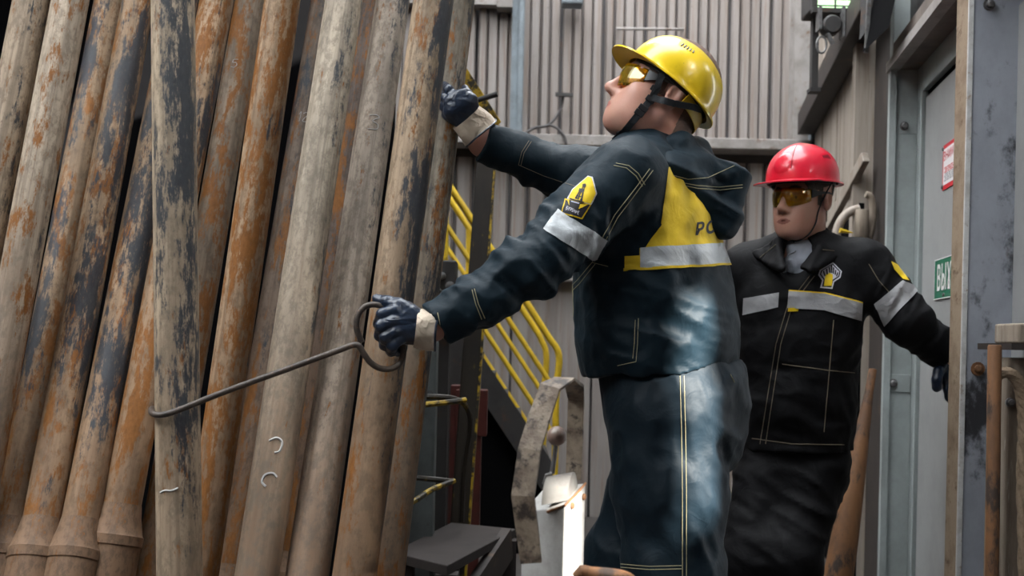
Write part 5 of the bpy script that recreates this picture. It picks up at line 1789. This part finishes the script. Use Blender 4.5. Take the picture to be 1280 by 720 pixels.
MB().box((hc_.x + 0.045, HY - 0.03, hc_.z - 0.05), (hc_.x + 0.056, HY + 0.03, hc_.z + 0.08)).build('side_plate', M['bolt'], ho)
rc0 = P(1027, 56, HY - 0.02)
MB().tube([rc0 + Vector((0.021 * math.cos(a * math.pi / 9), 0, 0.036 * math.sin(a * math.pi / 9))) for a in range(18)], 0.005, 6, closed=True).build('ring', M['bolt'], ho, smooth=True)
MB().tube([P(1034, 42, HY - 0.03), P(1041, 55, HY - 0.03)], 0.011, 8).build('hook_pin', M['bolt'], ho)
BY_ = 5.0
hb_ = MB().box((P(1014, 60, BY_).x, BY_ - 0.02, P(1018, 113, BY_).z), (P(1022, 60, BY_).x, BY_ + 0.02, P(1018, 18, BY_).z)).box((P(1012, 60, BY_).x, BY_ - 0.03, P(1018, 116, BY_).z), (P(1025, 60, BY_).x, BY_ + 0.03, P(1018, 111, BY_).z)).build('hanger_bar', M['darksteel'], origin=P(1018, 113, BY_))
tag(hb_, 'dark vertical hanger bar beside the pulley block', 'bar')
# dark sloping fittings over the board wall
bf = MB().hexa([P(1078, 66, 4.25), P(1111, 34, 3.95), P(1111, 34, 4.05), P(1078, 66, 4.40), P(1098, -30, 4.25), P(1128, -40, 3.95), P(1128, -40, 4.05), P(1098, -30, 4.40)]).build('overhead_box', M['black'], origin=P(1090, 50, 4.6))
tag(bf, 'black overhead box beside the door header', 'box')
MB().hexa([P(1074, 50, 4.35), P(1082, 40, 4.33), P(1082, 40, 4.38), P(1074, 50, 4.42), P(1078, -20, 4.35), P(1088, -20, 4.33), P(1088, -20, 4.38), P(1078, -20, 4.42)]).build('side_flange', M['darksteel'], bf)
MB().bar(P(1083, 66, 4.23), P(1087, -20, 4.23), 0.014, 0.014).build('hinge_strip', M['bolt'], bf)

# ------------------------------------------------------------------ pipe hoop and ring fixed on the right wall
YR = 4.72
def hp(px, py, d=YR): return P(px, py, d)
cx, cyv = 1069, 291
pts = [hp(1046, 312), hp(1045, 298), hp(1048, 283), hp(1055, 271), hp(1064, 264), hp(1074, 261)]
ring = MB().tube(smooth_path(pts, 6), 0.019, 12).build('hoop_bracket', M['board'], smooth=True, origin=hp(1070, 310))
tag(ring, 'curved tan pipe hoop bolted to the board wall behind the red helmet', 'bracket')
MB().lathe(hp(1077, 292, YR - 0.02), (0, 0, 1), [(0.024, -0.02), (0.028, -0.015), (0.028, 0.095), (0.024, 0.10)], 16).build('hinge_pin', M['timber'], ring, smooth=True)
MB().bar(hp(1068, 318), hp(1070, 262), 0.03, 0.02).build('strut', M['board'], ring)
pts = [hp(1082, 243), hp(1088, 246), hp(1091, 258), hp(1091, 275), hp(1088, 292), hp(1082, 305), hp(1076, 312)]
o = MB().tube(smooth_path(pts, 6), 0.015, 10).build('shackle', M['timber'], smooth=True, origin=hp(1082, 310))
tag(o, 'pale steel shackle hanging beside the pipe hoop', 'shackle')
o = MB().tube([hp(1050, 288, 4.65), hp(1066, 291, 4.65)], [0.011, 0.002], 8).build('yellow_tip', M['yellow'], ring, smooth=True)

# ------------------------------------------------------------------ staircase with two yellow railings
def rail_pts(dy, D, x0=500, x1=671):
    f = lambda x: 231 + (x - 561) * 1.52 + dy
    return P(x0, f(x0), D), P(x1, f(x1), D)
def railing(dys, D, label, bend, posts):
    a, b = rail_pts(dys[0], D)
    root = empty('stair_railing', (b.x, D, 0), label, 'railing', None)
    f = lambda x, dy: 231 + (x - 561) * 1.52 + dy
    top = [a, P(600, f(600, dys[0]), D), P(640, f(640, dys[0]), D), P(671, f(671, dys[0]), D)] + [P(x, y, D) for x, y in bend]
    MB().tube(smooth_path(top, 5), 0.017, 10).build('top_rail', M['yellow'], root, smooth=True)
    for dy in dys[1:]:
        xe = bend[-1][0] - (0 if dy < 100 else 2)
        MB().tube([P(500, f(500, dy), D), P(xe, f(xe, dy), D)], 0.013, 8).build('mid_rail', M['yellow'], root, smooth=True)
    for x in posts:
        MB().tube([P(x, f(x, dys[0]), D), P(x - 1, f(x, dys[-1]) + 30, D)], 0.016, 8).build('post', M['yellow'], root, smooth=True)
    return root
railing((0, 55, 114), 5.6, 'nearer yellow stair railing, its lower end curving furthest right', [(686, 422), (696, 436), (699, 450), (697, 472), (695, 500), (694, 560), (693, 605)], (557,))
railing((16, 82, 149), 6.2, 'farther yellow stair railing, its top rail just below the other', [(676, 424), (682, 438), (683, 455), (681, 478), (680, 510), (679, 560), (678, 605)], (586,))
sf = lambda x: 231 + (x - 561) * 1.52
st = empty('staircase', (P(640, 560, 5.6).x, 5.9, 0), 'steep dark steel staircase below the yellow railings', 'stairs')
for D in (5.55, 6.25):
    q = [(520, sf(520) + 150), (690, sf(690) + 150), (690, sf(690) + 205), (520, sf(520) + 205)]
    v = [P(x, y, D) for x, y in q] + [P(x, y, D + 0.03) for x, y in q]
    MB().add(v, [(0, 1, 2, 3), (7, 6, 5, 4), (0, 4, 5, 1), (1, 5, 6, 2), (2, 6, 7, 3), (3, 7, 4, 0)]).build('stringer', M['darksteel'], st)
for i in range(9):
    x = 535 + i * 17; a = P(x, sf(x) + 175, 5.58)
    MB().box((a.x - 0.06, 5.58, a.z - 0.015), (a.x + 0.06, 6.25, a.z + 0.015)).build('tread', M['darksteel'], st)
q = [(585, sf(585) + 190), (692, sf(692) + 190), (692, 694), (585, 694)]
v = [P(x, y, 5.62) for x, y in q] + [P(x, y, 5.66) for x, y in q]
MB().add(v, [(0, 1, 2, 3), (7, 6, 5, 4), (0, 4, 5, 1), (1, 5, 6, 2), (2, 6, 7, 3), (3, 7, 4, 0)]).build('side_plate', M['black'], st)  # black sheet painting in the dark under the stairs

# ------------------------------------------------------------------ greasy yellow post, arm, machine block, red frame, pillar, rungs, bench
b0 = P(574, 660, 3.75); t0 = P(610.5, 157, 3.91)
dd = (t0 - b0); ft = b0 - dd * (b0.z / dd.z)
gp = MB().bar(ft, t0, 0.062, 0.05, (0, 1, 0)).build('greasy_post', M['blackyellow'], origin=ft, bevel=0.004)
tag(gp, 'leaning black greasy post with worn yellow edges, right of the pipes', 'post')
ex_ = C_RIGHT * 0.033
MB().bar(ft + ex_, t0 + ex_, 0.008, 0.052, (0, 1, 0)).build('yellow_edge', M['yelworn'], gp)
# yellow arm at the post head
a0 = P(574, 88, 3.86); a1 = P(619, 158, 3.9)
MB().bar(a0, a1, 0.05, 0.035, (0, 1, 0)).build('arm', M['yelworn'], gp, bevel=0.003)
MB().tube([P(598, 125, 3.84), P(622, 117.5, 3.82)], 0.0095, 10).build('stop_bar', M['darksteel'], gp)
mk0 = P(546, 412, 3.7); mk1 = P(571, 326, 3.7)
bl = MB().box((mk0.x - 0.06, 3.68, mk0.z), (mk1.x, 3.8, mk1.z)).build('latch_block', M['darksteel'], origin=(mk0.x, 3.74, mk0.z), bevel=0.006)
tag(bl, 'dark steel latch block with round bosses, left of the greasy post', 'block')
for (x, y, r) in ((553, 345, 0.012), (563, 358, 0.016)):
    MB().lathe(P(x, y, 3.68), (0, -1, 0), [(r, 0), (r, 0.02), (r * 0.6, 0.022)], 14).build('boss', M['bolt'], bl, smooth=True)
MB().bar(P(540, 363, 3.66), P(578, 384, 3.64), 0.035, 0.022, (0, 1, 0)).build('yellow_strip', M['yelworn'], bl, bevel=0.003)
MB().bar(P(535, 378, 3.62), P(566, 382, 3.62), 0.03, 0.015, (0, 1, 0)).build('yellow_foot', M['yelworn'], bl, bevel=0.003)
# support column of the latch block
MB().box((mk0.x - 0.05, 3.70, 0), (mk1.x - 0.02, 3.78, mk0.z)).build('stand', M['darksteel'], bl)
# red frame
rx0 = P(563, 500, 4.2).x; rx1 = P(606, 500, 4.2).x
rf = empty('red_frame', ((rx0 + rx1) / 2, 4.25, 0), 'dark red steel frame low behind the greasy post', 'frame')
zt = P(590, 482, 4.2).z
MB().box((rx0, 4.2, 0), (rx0 + 0.04, 4.28, zt)).build('upright', M['redsteel'], rf, bevel=0.003)
MB().box((rx1 - 0.06, 4.2, 0), (rx1 - 0.01, 4.28, zt - 0.05)).build('upright', M['redsteel'], rf, bevel=0.003)
MB().box((rx0 + 0.02, 4.19, P(590, 545, 4.2).z), (rx1 + 0.01, 4.29, P(590, 487, 4.2).z)).build('top_box', M['redsteel'], rf, bevel=0.004)
MB().box((rx0 + 0.04, 4.21, P(590, 625, 4.2).z), (rx1 - 0.05, 4.27, P(590, 600, 4.2).z)).build('cross_bar', M['redsteel'], rf, bevel=0.003)
MB().box((P(535, 500, 4.4).x, 4.42, 0), (P(598, 500, 4.4).x, 4.45, P(590, 405, 4.4).z)).build('dark_backing', M['darksteel'], rf)  # dark panel added to blacken the bright gap behind the frame
MB().bar(P(599, 385, 4.3), P(596, 490, 4.25), 0.028, 0.02, (0, 1, 0)).build('hanger', M['girt'], rf)
# grey pillar
g0 = P(552, 440, 3.45)
gpl = MB().box((P(480, 560, 3.45).x, 3.40, 0), (g0.x - 0.012, 3.5, P(550, 425, 3.45).z)).build('grey_pillar', M['greypillar'], origin=((P(480, 560, 3.45).x + g0.x) / 2, 3.45, 0), bevel=0.008)
tag(gpl, 'square grey-green pillar half hidden behind the rightmost pipe', 'pillar')
# rungs
def rung(paths, label):
    root = empty('ladder_rung', paths[0][0], label, 'rung', 'bent rungs by the greasy post')
    for i, pth in enumerate(paths):
        MB().tube(smooth_path(pth, 6) if len(pth) > 2 else pth, 0.0085, 8).build('bar', M['blackyellow'] if i == 0 else M['yelworn'], root, smooth=True)
    return root
rung([[P(518, 496, 3.34), P(545, 496, 3.34), P(566, 498, 3.36), P(580, 505, 3.38), P(587, 520, 3.4), P(587, 540, 3.42), P(583, 565, 3.44), P(579, 600, 3.46), P(577, 652, 3.5)], [P(518, 507, 3.30), P(550, 504, 3.32), P(582, 500, 3.37)]], 'upper bent rung whose end curls down beside the greasy post')
rung([[P(508, 596, 3.34), P(540, 599, 3.34), P(567, 602, 3.36)], [P(502, 634, 3.20), P(520, 625, 3.24), P(540, 612, 3.30), P(568, 601, 3.36)]], 'lower rung pair just above the plank bench')
# plank bench
ZB = 0.47
A_, B_, C__, D_ = ray_z(564, 653, ZB), ray_z(645, 661, ZB), ray_z(559, 707, ZB), ray_z(490, 690, ZB)
M['bench'] = mat_worn('bench_plank', (0.034, 0.027, 0.025), (0.02, 0.016, 0.015), (0.08, 0.066, 0.06), 6, (1, 1, 1), ramt=0.66, rough=0.8)
be = empty('plank_bench', ((A_ + C__) / 2 - Vector((0, 0, ZB))), 'low dark plank bench at the foot of the pipes', 'bench')
dn = Vector((0, 0, -0.028))
MB().hexa([D_ + dn, C__ + dn, B_ + dn, A_ + dn, D_, C__, B_, A_]).build('plank', M['bench'], be, bevel=0.003)
for p, q in ((D_, 0.2), (C__, 0.12), (B_, 0.14), (A_, 0.12)):
    c = p.lerp((A_ + C__) / 2, q)
    MB().box((c.x - 0.03, c.y - 0.03, 0), (c.x + 0.03, c.y + 0.03, ZB - 0.028)).build('leg', M['bench'], be)
c1 = C__.lerp(B_, 0.12); c2 = C__.lerp(B_, 0.86)
MB().bar(Vector((c1.x, c1.y, 0.30)), Vector((c2.x, c2.y, 0.44)), 0.03, 0.10).build('diagonal_brace', M['browndark'], be)
# ------------------------------------------------------------------ cable and small bar on the back wall
M['cable'] = mat_plain('cable', (0.05, 0.045, 0.045), 0.7)
o = MB().tube(smooth_path([P(652, 170, 6.72), P(668, 160, 6.74), P(686, 156, 6.76), P(700, 138, 6.8), P(704, 120, 6.8)], 6), 0.009, 6)
o.tube(smooth_path([P(686, 156, 6.76), P(696, 160, 6.74), P(705, 170, 6.73), P(708, 182, 6.73)], 6), 0.008, 6)
o = o.build('wall_cable', M['cable'], smooth=True, origin=P(686, 160, 6.76)); tag(o, 'thin forked cable sagging across the ribbed back wall', 'cable')
MB().bar(P(694, 118, 6.78), P(716, 119, 6.78), 0.03, 0.02).build('clamp', M['darksteel'], o)
o = MB().tube([P(770, 36, 6.78), P(855, 36.5, 6.78)], 0.009, 8).build('wall_bar', M['girt'], smooth=True, origin=P(812, 36, 6.78)); tag(o, 'thin horizontal bar fixed across the ribs above the yellow helmet', 'bar')
for x in (773, 852): MB().bar(P(x, 36, 6.78), P(x, 36, 6.92), 0.012, 0.012).build('bracket', M['girt'], o)
o = MB().box((P(702, 8, 6.8).x, 6.74, P(710, 8, 6.8).z), (P(728, 8, 6.8).x, 6.86, P(710, -8, 6.8).z)).build('junction_box', M['bluegrey'], origin=P(715, 8, 6.8), bevel=0.01); tag(o, 'small box on the back wall at the top edge, above the forked cable', 'box')

# ------------------------------------------------------------------ control lever in the foreground
M['whitepaint'] = mat_worn('white_paint_chipped', (0.36, 0.355, 0.34), (0.25, 0.235, 0.22), (0.26, 0.13, 0.06), 16, ramt=0.70, rough=0.5)
M['strapsteel'] = mat_worn('bare_steel_strap', (0.26, 0.205, 0.15), (0.11, 0.075, 0.05), (0.03, 0.02, 0.015), 22, rough=0.5, ramt=0.54, bmp=0.6)
M['quad'] = mat_worn('quadrant_grey', (0.15, 0.145, 0.135), (0.10, 0.09, 0.085), (0.2, 0.13, 0.08), 18, rough=0.6, ramt=0.66)
M['knob'] = mat_worn('worn_knob', (0.22, 0.15, 0.12), (0.13, 0.085, 0.07), (0.3, 0.26, 0.22), 30, rough=0.35)
LD = 1.80
# box body: near edge at x=707
e_b, e_t = P(706, 760, 1.77), P(706, 633, 1.77)
def colm(px, pyt, d, zb=0.42):
    t = P(px, pyt, d); return Vector((t.x, t.y, zb)), t
l_b, l_t = colm(653, 640, 1.83); e_b, e_t = colm(706, 633, 1.765); r_b, r_t = colm(732, 604, 1.87); k_b, k_t = colm(682, 608, 1.935)
zt = e_t.z
for t in (l_t, r_t, k_t): t.z = t.z
lv = empty('control_lever', Vector(((l_b.x + r_b.x) / 2, 1.85, 0.0)), 'white control lever box with steel guard strap and ball knob, in the foreground', 'control lever')
MB().hexa([l_b, e_b, r_b, k_b, l_t, e_t, r_t, k_t]).build('housing', M['whitepaint'], lv, bevel=0.002)
MB().hexa([Vector((l_b.x - 0.03, l_b.y, 0)), Vector((e_b.x, e_b.y - 0.02, 0)), Vector((r_b.x + 0.03, r_b.y, 0)), Vector((k_b.x, k_b.y + 0.02, 0)), l_b + Z * 0.02, e_b + Z * 0.02, r_b + Z * 0.02, k_b + Z * 0.02]).build('pedestal', M['darksteel'], lv)
# half-round quadrant on top: axis runs to the right and back
ax = (r_t - e_t); ax.normalize()
side = (l_t - e_t).normalized()
mbq = MB(); n = 14; vs = []; 
q0 = P(684, 628, 1.80); q1 = P(716, 622, 1.83)
for c in (q0, q1):
    for i in range(n + 1):
        a = math.pi * i / n
        vs.append(c + Vector((0.010, 0.034, 0)) * -math.cos(a) + Vector((0, 0, 0.042)) * math.sin(a))
fs = [(i, i + 1, n + 2 + i, n + 1 + i) for i in range(n)] + [tuple(range(n, -1, -1)), tuple(range(n + 1, 2 * n + 2)), (0, n + 1, 2 * n + 1, n)]
mbq.add(vs, fs).build('quadrant', M['quad'], lv, smooth=True)
mbr_ = MB().tube([P(684, 640, 1.79), P(706, 632, 1.763), P(720, 618, 1.815), P(732, 604, 1.868)], 0.0022, 6); mbr_.build('rusty_seam', M['rustpole'], lv)
for (x, y, d) in ((715, 632, 1.797), (729.5, 621, 1.857)):
    MB().lathe(P(x, y, d), (0.8, -0.55, 0), [(0.0055, -0.002), (0.0055, 0.002), (0.003, 0.003)], 10).build('rivet', M['rustpole'], lv)
# strap
sp = [((664, 704), 1.735), ((660, 672), 1.735), ((654, 620), 1.735), ((662, 562), 1.745), ((674, 522), 1.76), ((688, 484), 1.775), ((706, 473), 1.80), ((718, 482), 1.85), ((720, 500), 1.90), ((719, 545), 1.91), ((717, 600), 1.91)]
C_ = [P(x, y, d) for (x, y), d in sp]
wv = Vector((0.95, -0.30, 0.0)).normalized(); vs = []; fs = []
hw = [0.017, 0.018, 0.0185, 0.0185, 0.018, 0.018, 0.018, 0.016, 0.014, 0.014, 0.014]
for i, p in enumerate(C_):
    t = (C_[min(i + 1, len(C_) - 1)] - C_[max(i - 1, 0)]).normalized()
    w_ = (wv - t * wv.dot(t)).normalized(); nn = t.cross(w_)
    p = p + nn * (0.0012 * math.sin(i * 2.2))
    for a, b in ((-1, -1), (1, -1), (1, 1), (-1, 1)): vs.append(p + w_ * a * hw[i] + nn * b * 0.0028)
for i in range(len(C_) - 1):
    for k in range(4): fs.append((i * 4 + k, i * 4 + (k + 1) % 4, i * 4 + 4 + (k + 1) % 4, i * 4 + 4 + k))
fs += [(3, 2, 1, 0), tuple(len(C_) * 4 - 4 + k for k in range(4))]
MB().add(vs, fs).build('guard_strap', M['strapsteel'], lv, bevel=0.0008)
kb = P(696, 545, 1.83)
MB().tube([P(690, 592, 1.83), P(693, 572, 1.83), kb], 0.0042, 10).build('lever_rod', M['bolt'], lv, smooth=True)
MB().ball(kb, 0.0162, nu=24, nv=16).build('ball_knob', M['knob'], lv, smooth=True)
MB().tube([P(684, 612, 1.80), P(680, 604, 1.80), P(683, 594, 1.80), P(690, 592, 1.80)], 0.003, 6).build('rod_clip', M['bolt'], lv, smooth=True)
# rusty pipe end at the bottom edge
rb = P(728, 719, 1.72)
o = MB()
o.tube(smooth_path([P(720, 722, 1.70), P(727, 715, 1.70), P(740, 717, 1.70), P(765, 719, 1.71), P(785, 724, 1.72), P(800, 740, 1.73)], 5), [0.006] + [0.008] * 4 + [0.0105] * 16 + [0.011] * 5, 12)
o = o.build('rusty_bar', M['rustpole'], smooth=True, origin=P(760, 722, 1.71))
tag(o, 'orange rusty bar end poking up at the bottom edge beside the white lever box', 'bar')
MB().tube([P(800, 740, 1.73), Vector((P(805, 760, 1.73).x, 1.74, 0.0))], 0.011, 10).build('stem', M['rustpole'], o, smooth=True)

# ------------------------------------------------------------------ the steel hook
M['hooksteel'] = mat_worn('hook_steel', (0.085, 0.065, 0.052), (0.045, 0.036, 0.032), (0.15, 0.09, 0.055), 40, rough=0.42, bmp=0.3)
hk = [P(206, 519, 2.315), P(196, 513, 2.285), P(190, 511, 2.25), P(191, 517, 2.215), P(203, 518.5, 2.205), P(225, 512, 2.204), P(280, 490, 2.203), P(360, 461, 2.202), P(420, 439, 2.201), P(445, 431, 2.201),
      P(454, 441, 2.204), P(462, 452, 2.21), P(474, 460, 2.22), P(488, 461, 2.232), P(499, 455, 2.24), P(504, 443, 2.244), P(503, 428, 2.245), P(499, 411, 2.244), P(493, 397, 2.242), P(484, 387, 2.236), P(471, 381, 2.226), P(457, 383, 2.216), P(448, 393, 2.212), P(445.5, 408, 2.211), P(452, 428, 2.216)]
o = MB().tube(smooth_path(hk, 8), 0.0062, 12).build('pipe_hook', M['hooksteel'], smooth=True, origin=P(475, 462, 2.22))
tag(o, 'long bent steel rod hook with a looped handle, pulling the nearest pipe', 'hook')

# ------------------------------------------------------------------ added overhead plates, out of view: block the sun except through two slots
M['sun_block_deck'] = mat_plain('sun_block_plate', (0.05, 0.045, 0.045), 0.8)
ZD = 4.5
def sun_hit(p):
    """where the sun ray through p crosses the deck"""
    p = Vector(p); return p + SUN_FROM * ((ZD - p.z) / SUN_FROM.z)
SH = Vector((SUN_FROM.x, SUN_FROM.y, 0)).normalized(); SP = Vector((-SH.y, SH.x, 0))
def uv(p): return p.dot(SH), p.dot(SP)
def sun_block_deck(u0, u1, v0, v1, n=1.2):
    nu = max(1, round((u1 - u0) / n)); nv = max(1, round((v1 - v0) / n))
    for i in range(nu):
        for j in range(nv):
            a = u0 + (u1 - u0) * i / nu; b = u0 + (u1 - u0) * (i + 1) / nu; c = v0 + (v1 - v0) * j / nv; d = v0 + (v1 - v0) * (j + 1) / nv
            ctr = SH * ((a + b) / 2) + SP * ((c + d) / 2) + Vector((0, 0, ZD + 0.01))
            MB().obox(ctr, (SH, SP, Z), ((b - a) / 2 - 0.0005, (d - c) / 2 - 0.0005, 0.01)).build('sun_block_plate', M['sun_block_deck'], dk)
dk = MB().bar(SH * 1.6 - SP * 0.6 + Z * (ZD + 0.12), SH * 1.6 + SP * 3.6 + Z * (ZD + 0.12), 0.15, 0.2).build('sun_block_beam', M['darksteel'])
tag(dk, kind='structure')
ua, va = uv(sun_hit(P(830, 395, 2.37))); ub, vb = uv(sun_hit(P(842, 690, 2.37))); vm = (va + vb) / 2
uc, vc = uv(sun_hit(P(716, 600, 1.80))); ud, vd = uv(sun_hit(P(722, 760, 1.80))); vn = (vc + vd) / 2
U0, U1, V0, V1 = -0.5, 5.6, -1.8, 5.0
s1, s2 = sorted((ua, ub)); t1, t2 = sorted((uc, ud))
# strips across the sun's direction; the two slots let the sun patches through
sun_block_deck(U0, U1, V0, vn - 0.045)
sun_block_deck(U0, t1, vn - 0.045, vn + 0.045); sun_block_deck(t2, U1, vn - 0.045, vn + 0.045)
sun_block_deck(U0, U1, vn + 0.045, vm - 0.02)
sun_block_deck(U0, s1, vm - 0.02, vm + 0.055); sun_block_deck(s2, U1, vm - 0.02, vm + 0.055)
sun_block_deck(U0, U1, vm + 0.055, V1)
for i in range(3):  # more added plates, cutting sky light from overhead
    for j in range(4):
        x0 = -2.0 + i * 1.1; y0 = -3.6 + j * 1.25
        MB().box((x0, y0, ZD + 0.14), (x0 + 1.09, y0 + 1.24, ZD + 0.16)).build('sun_block_plate', M['sun_block_deck'], dk)
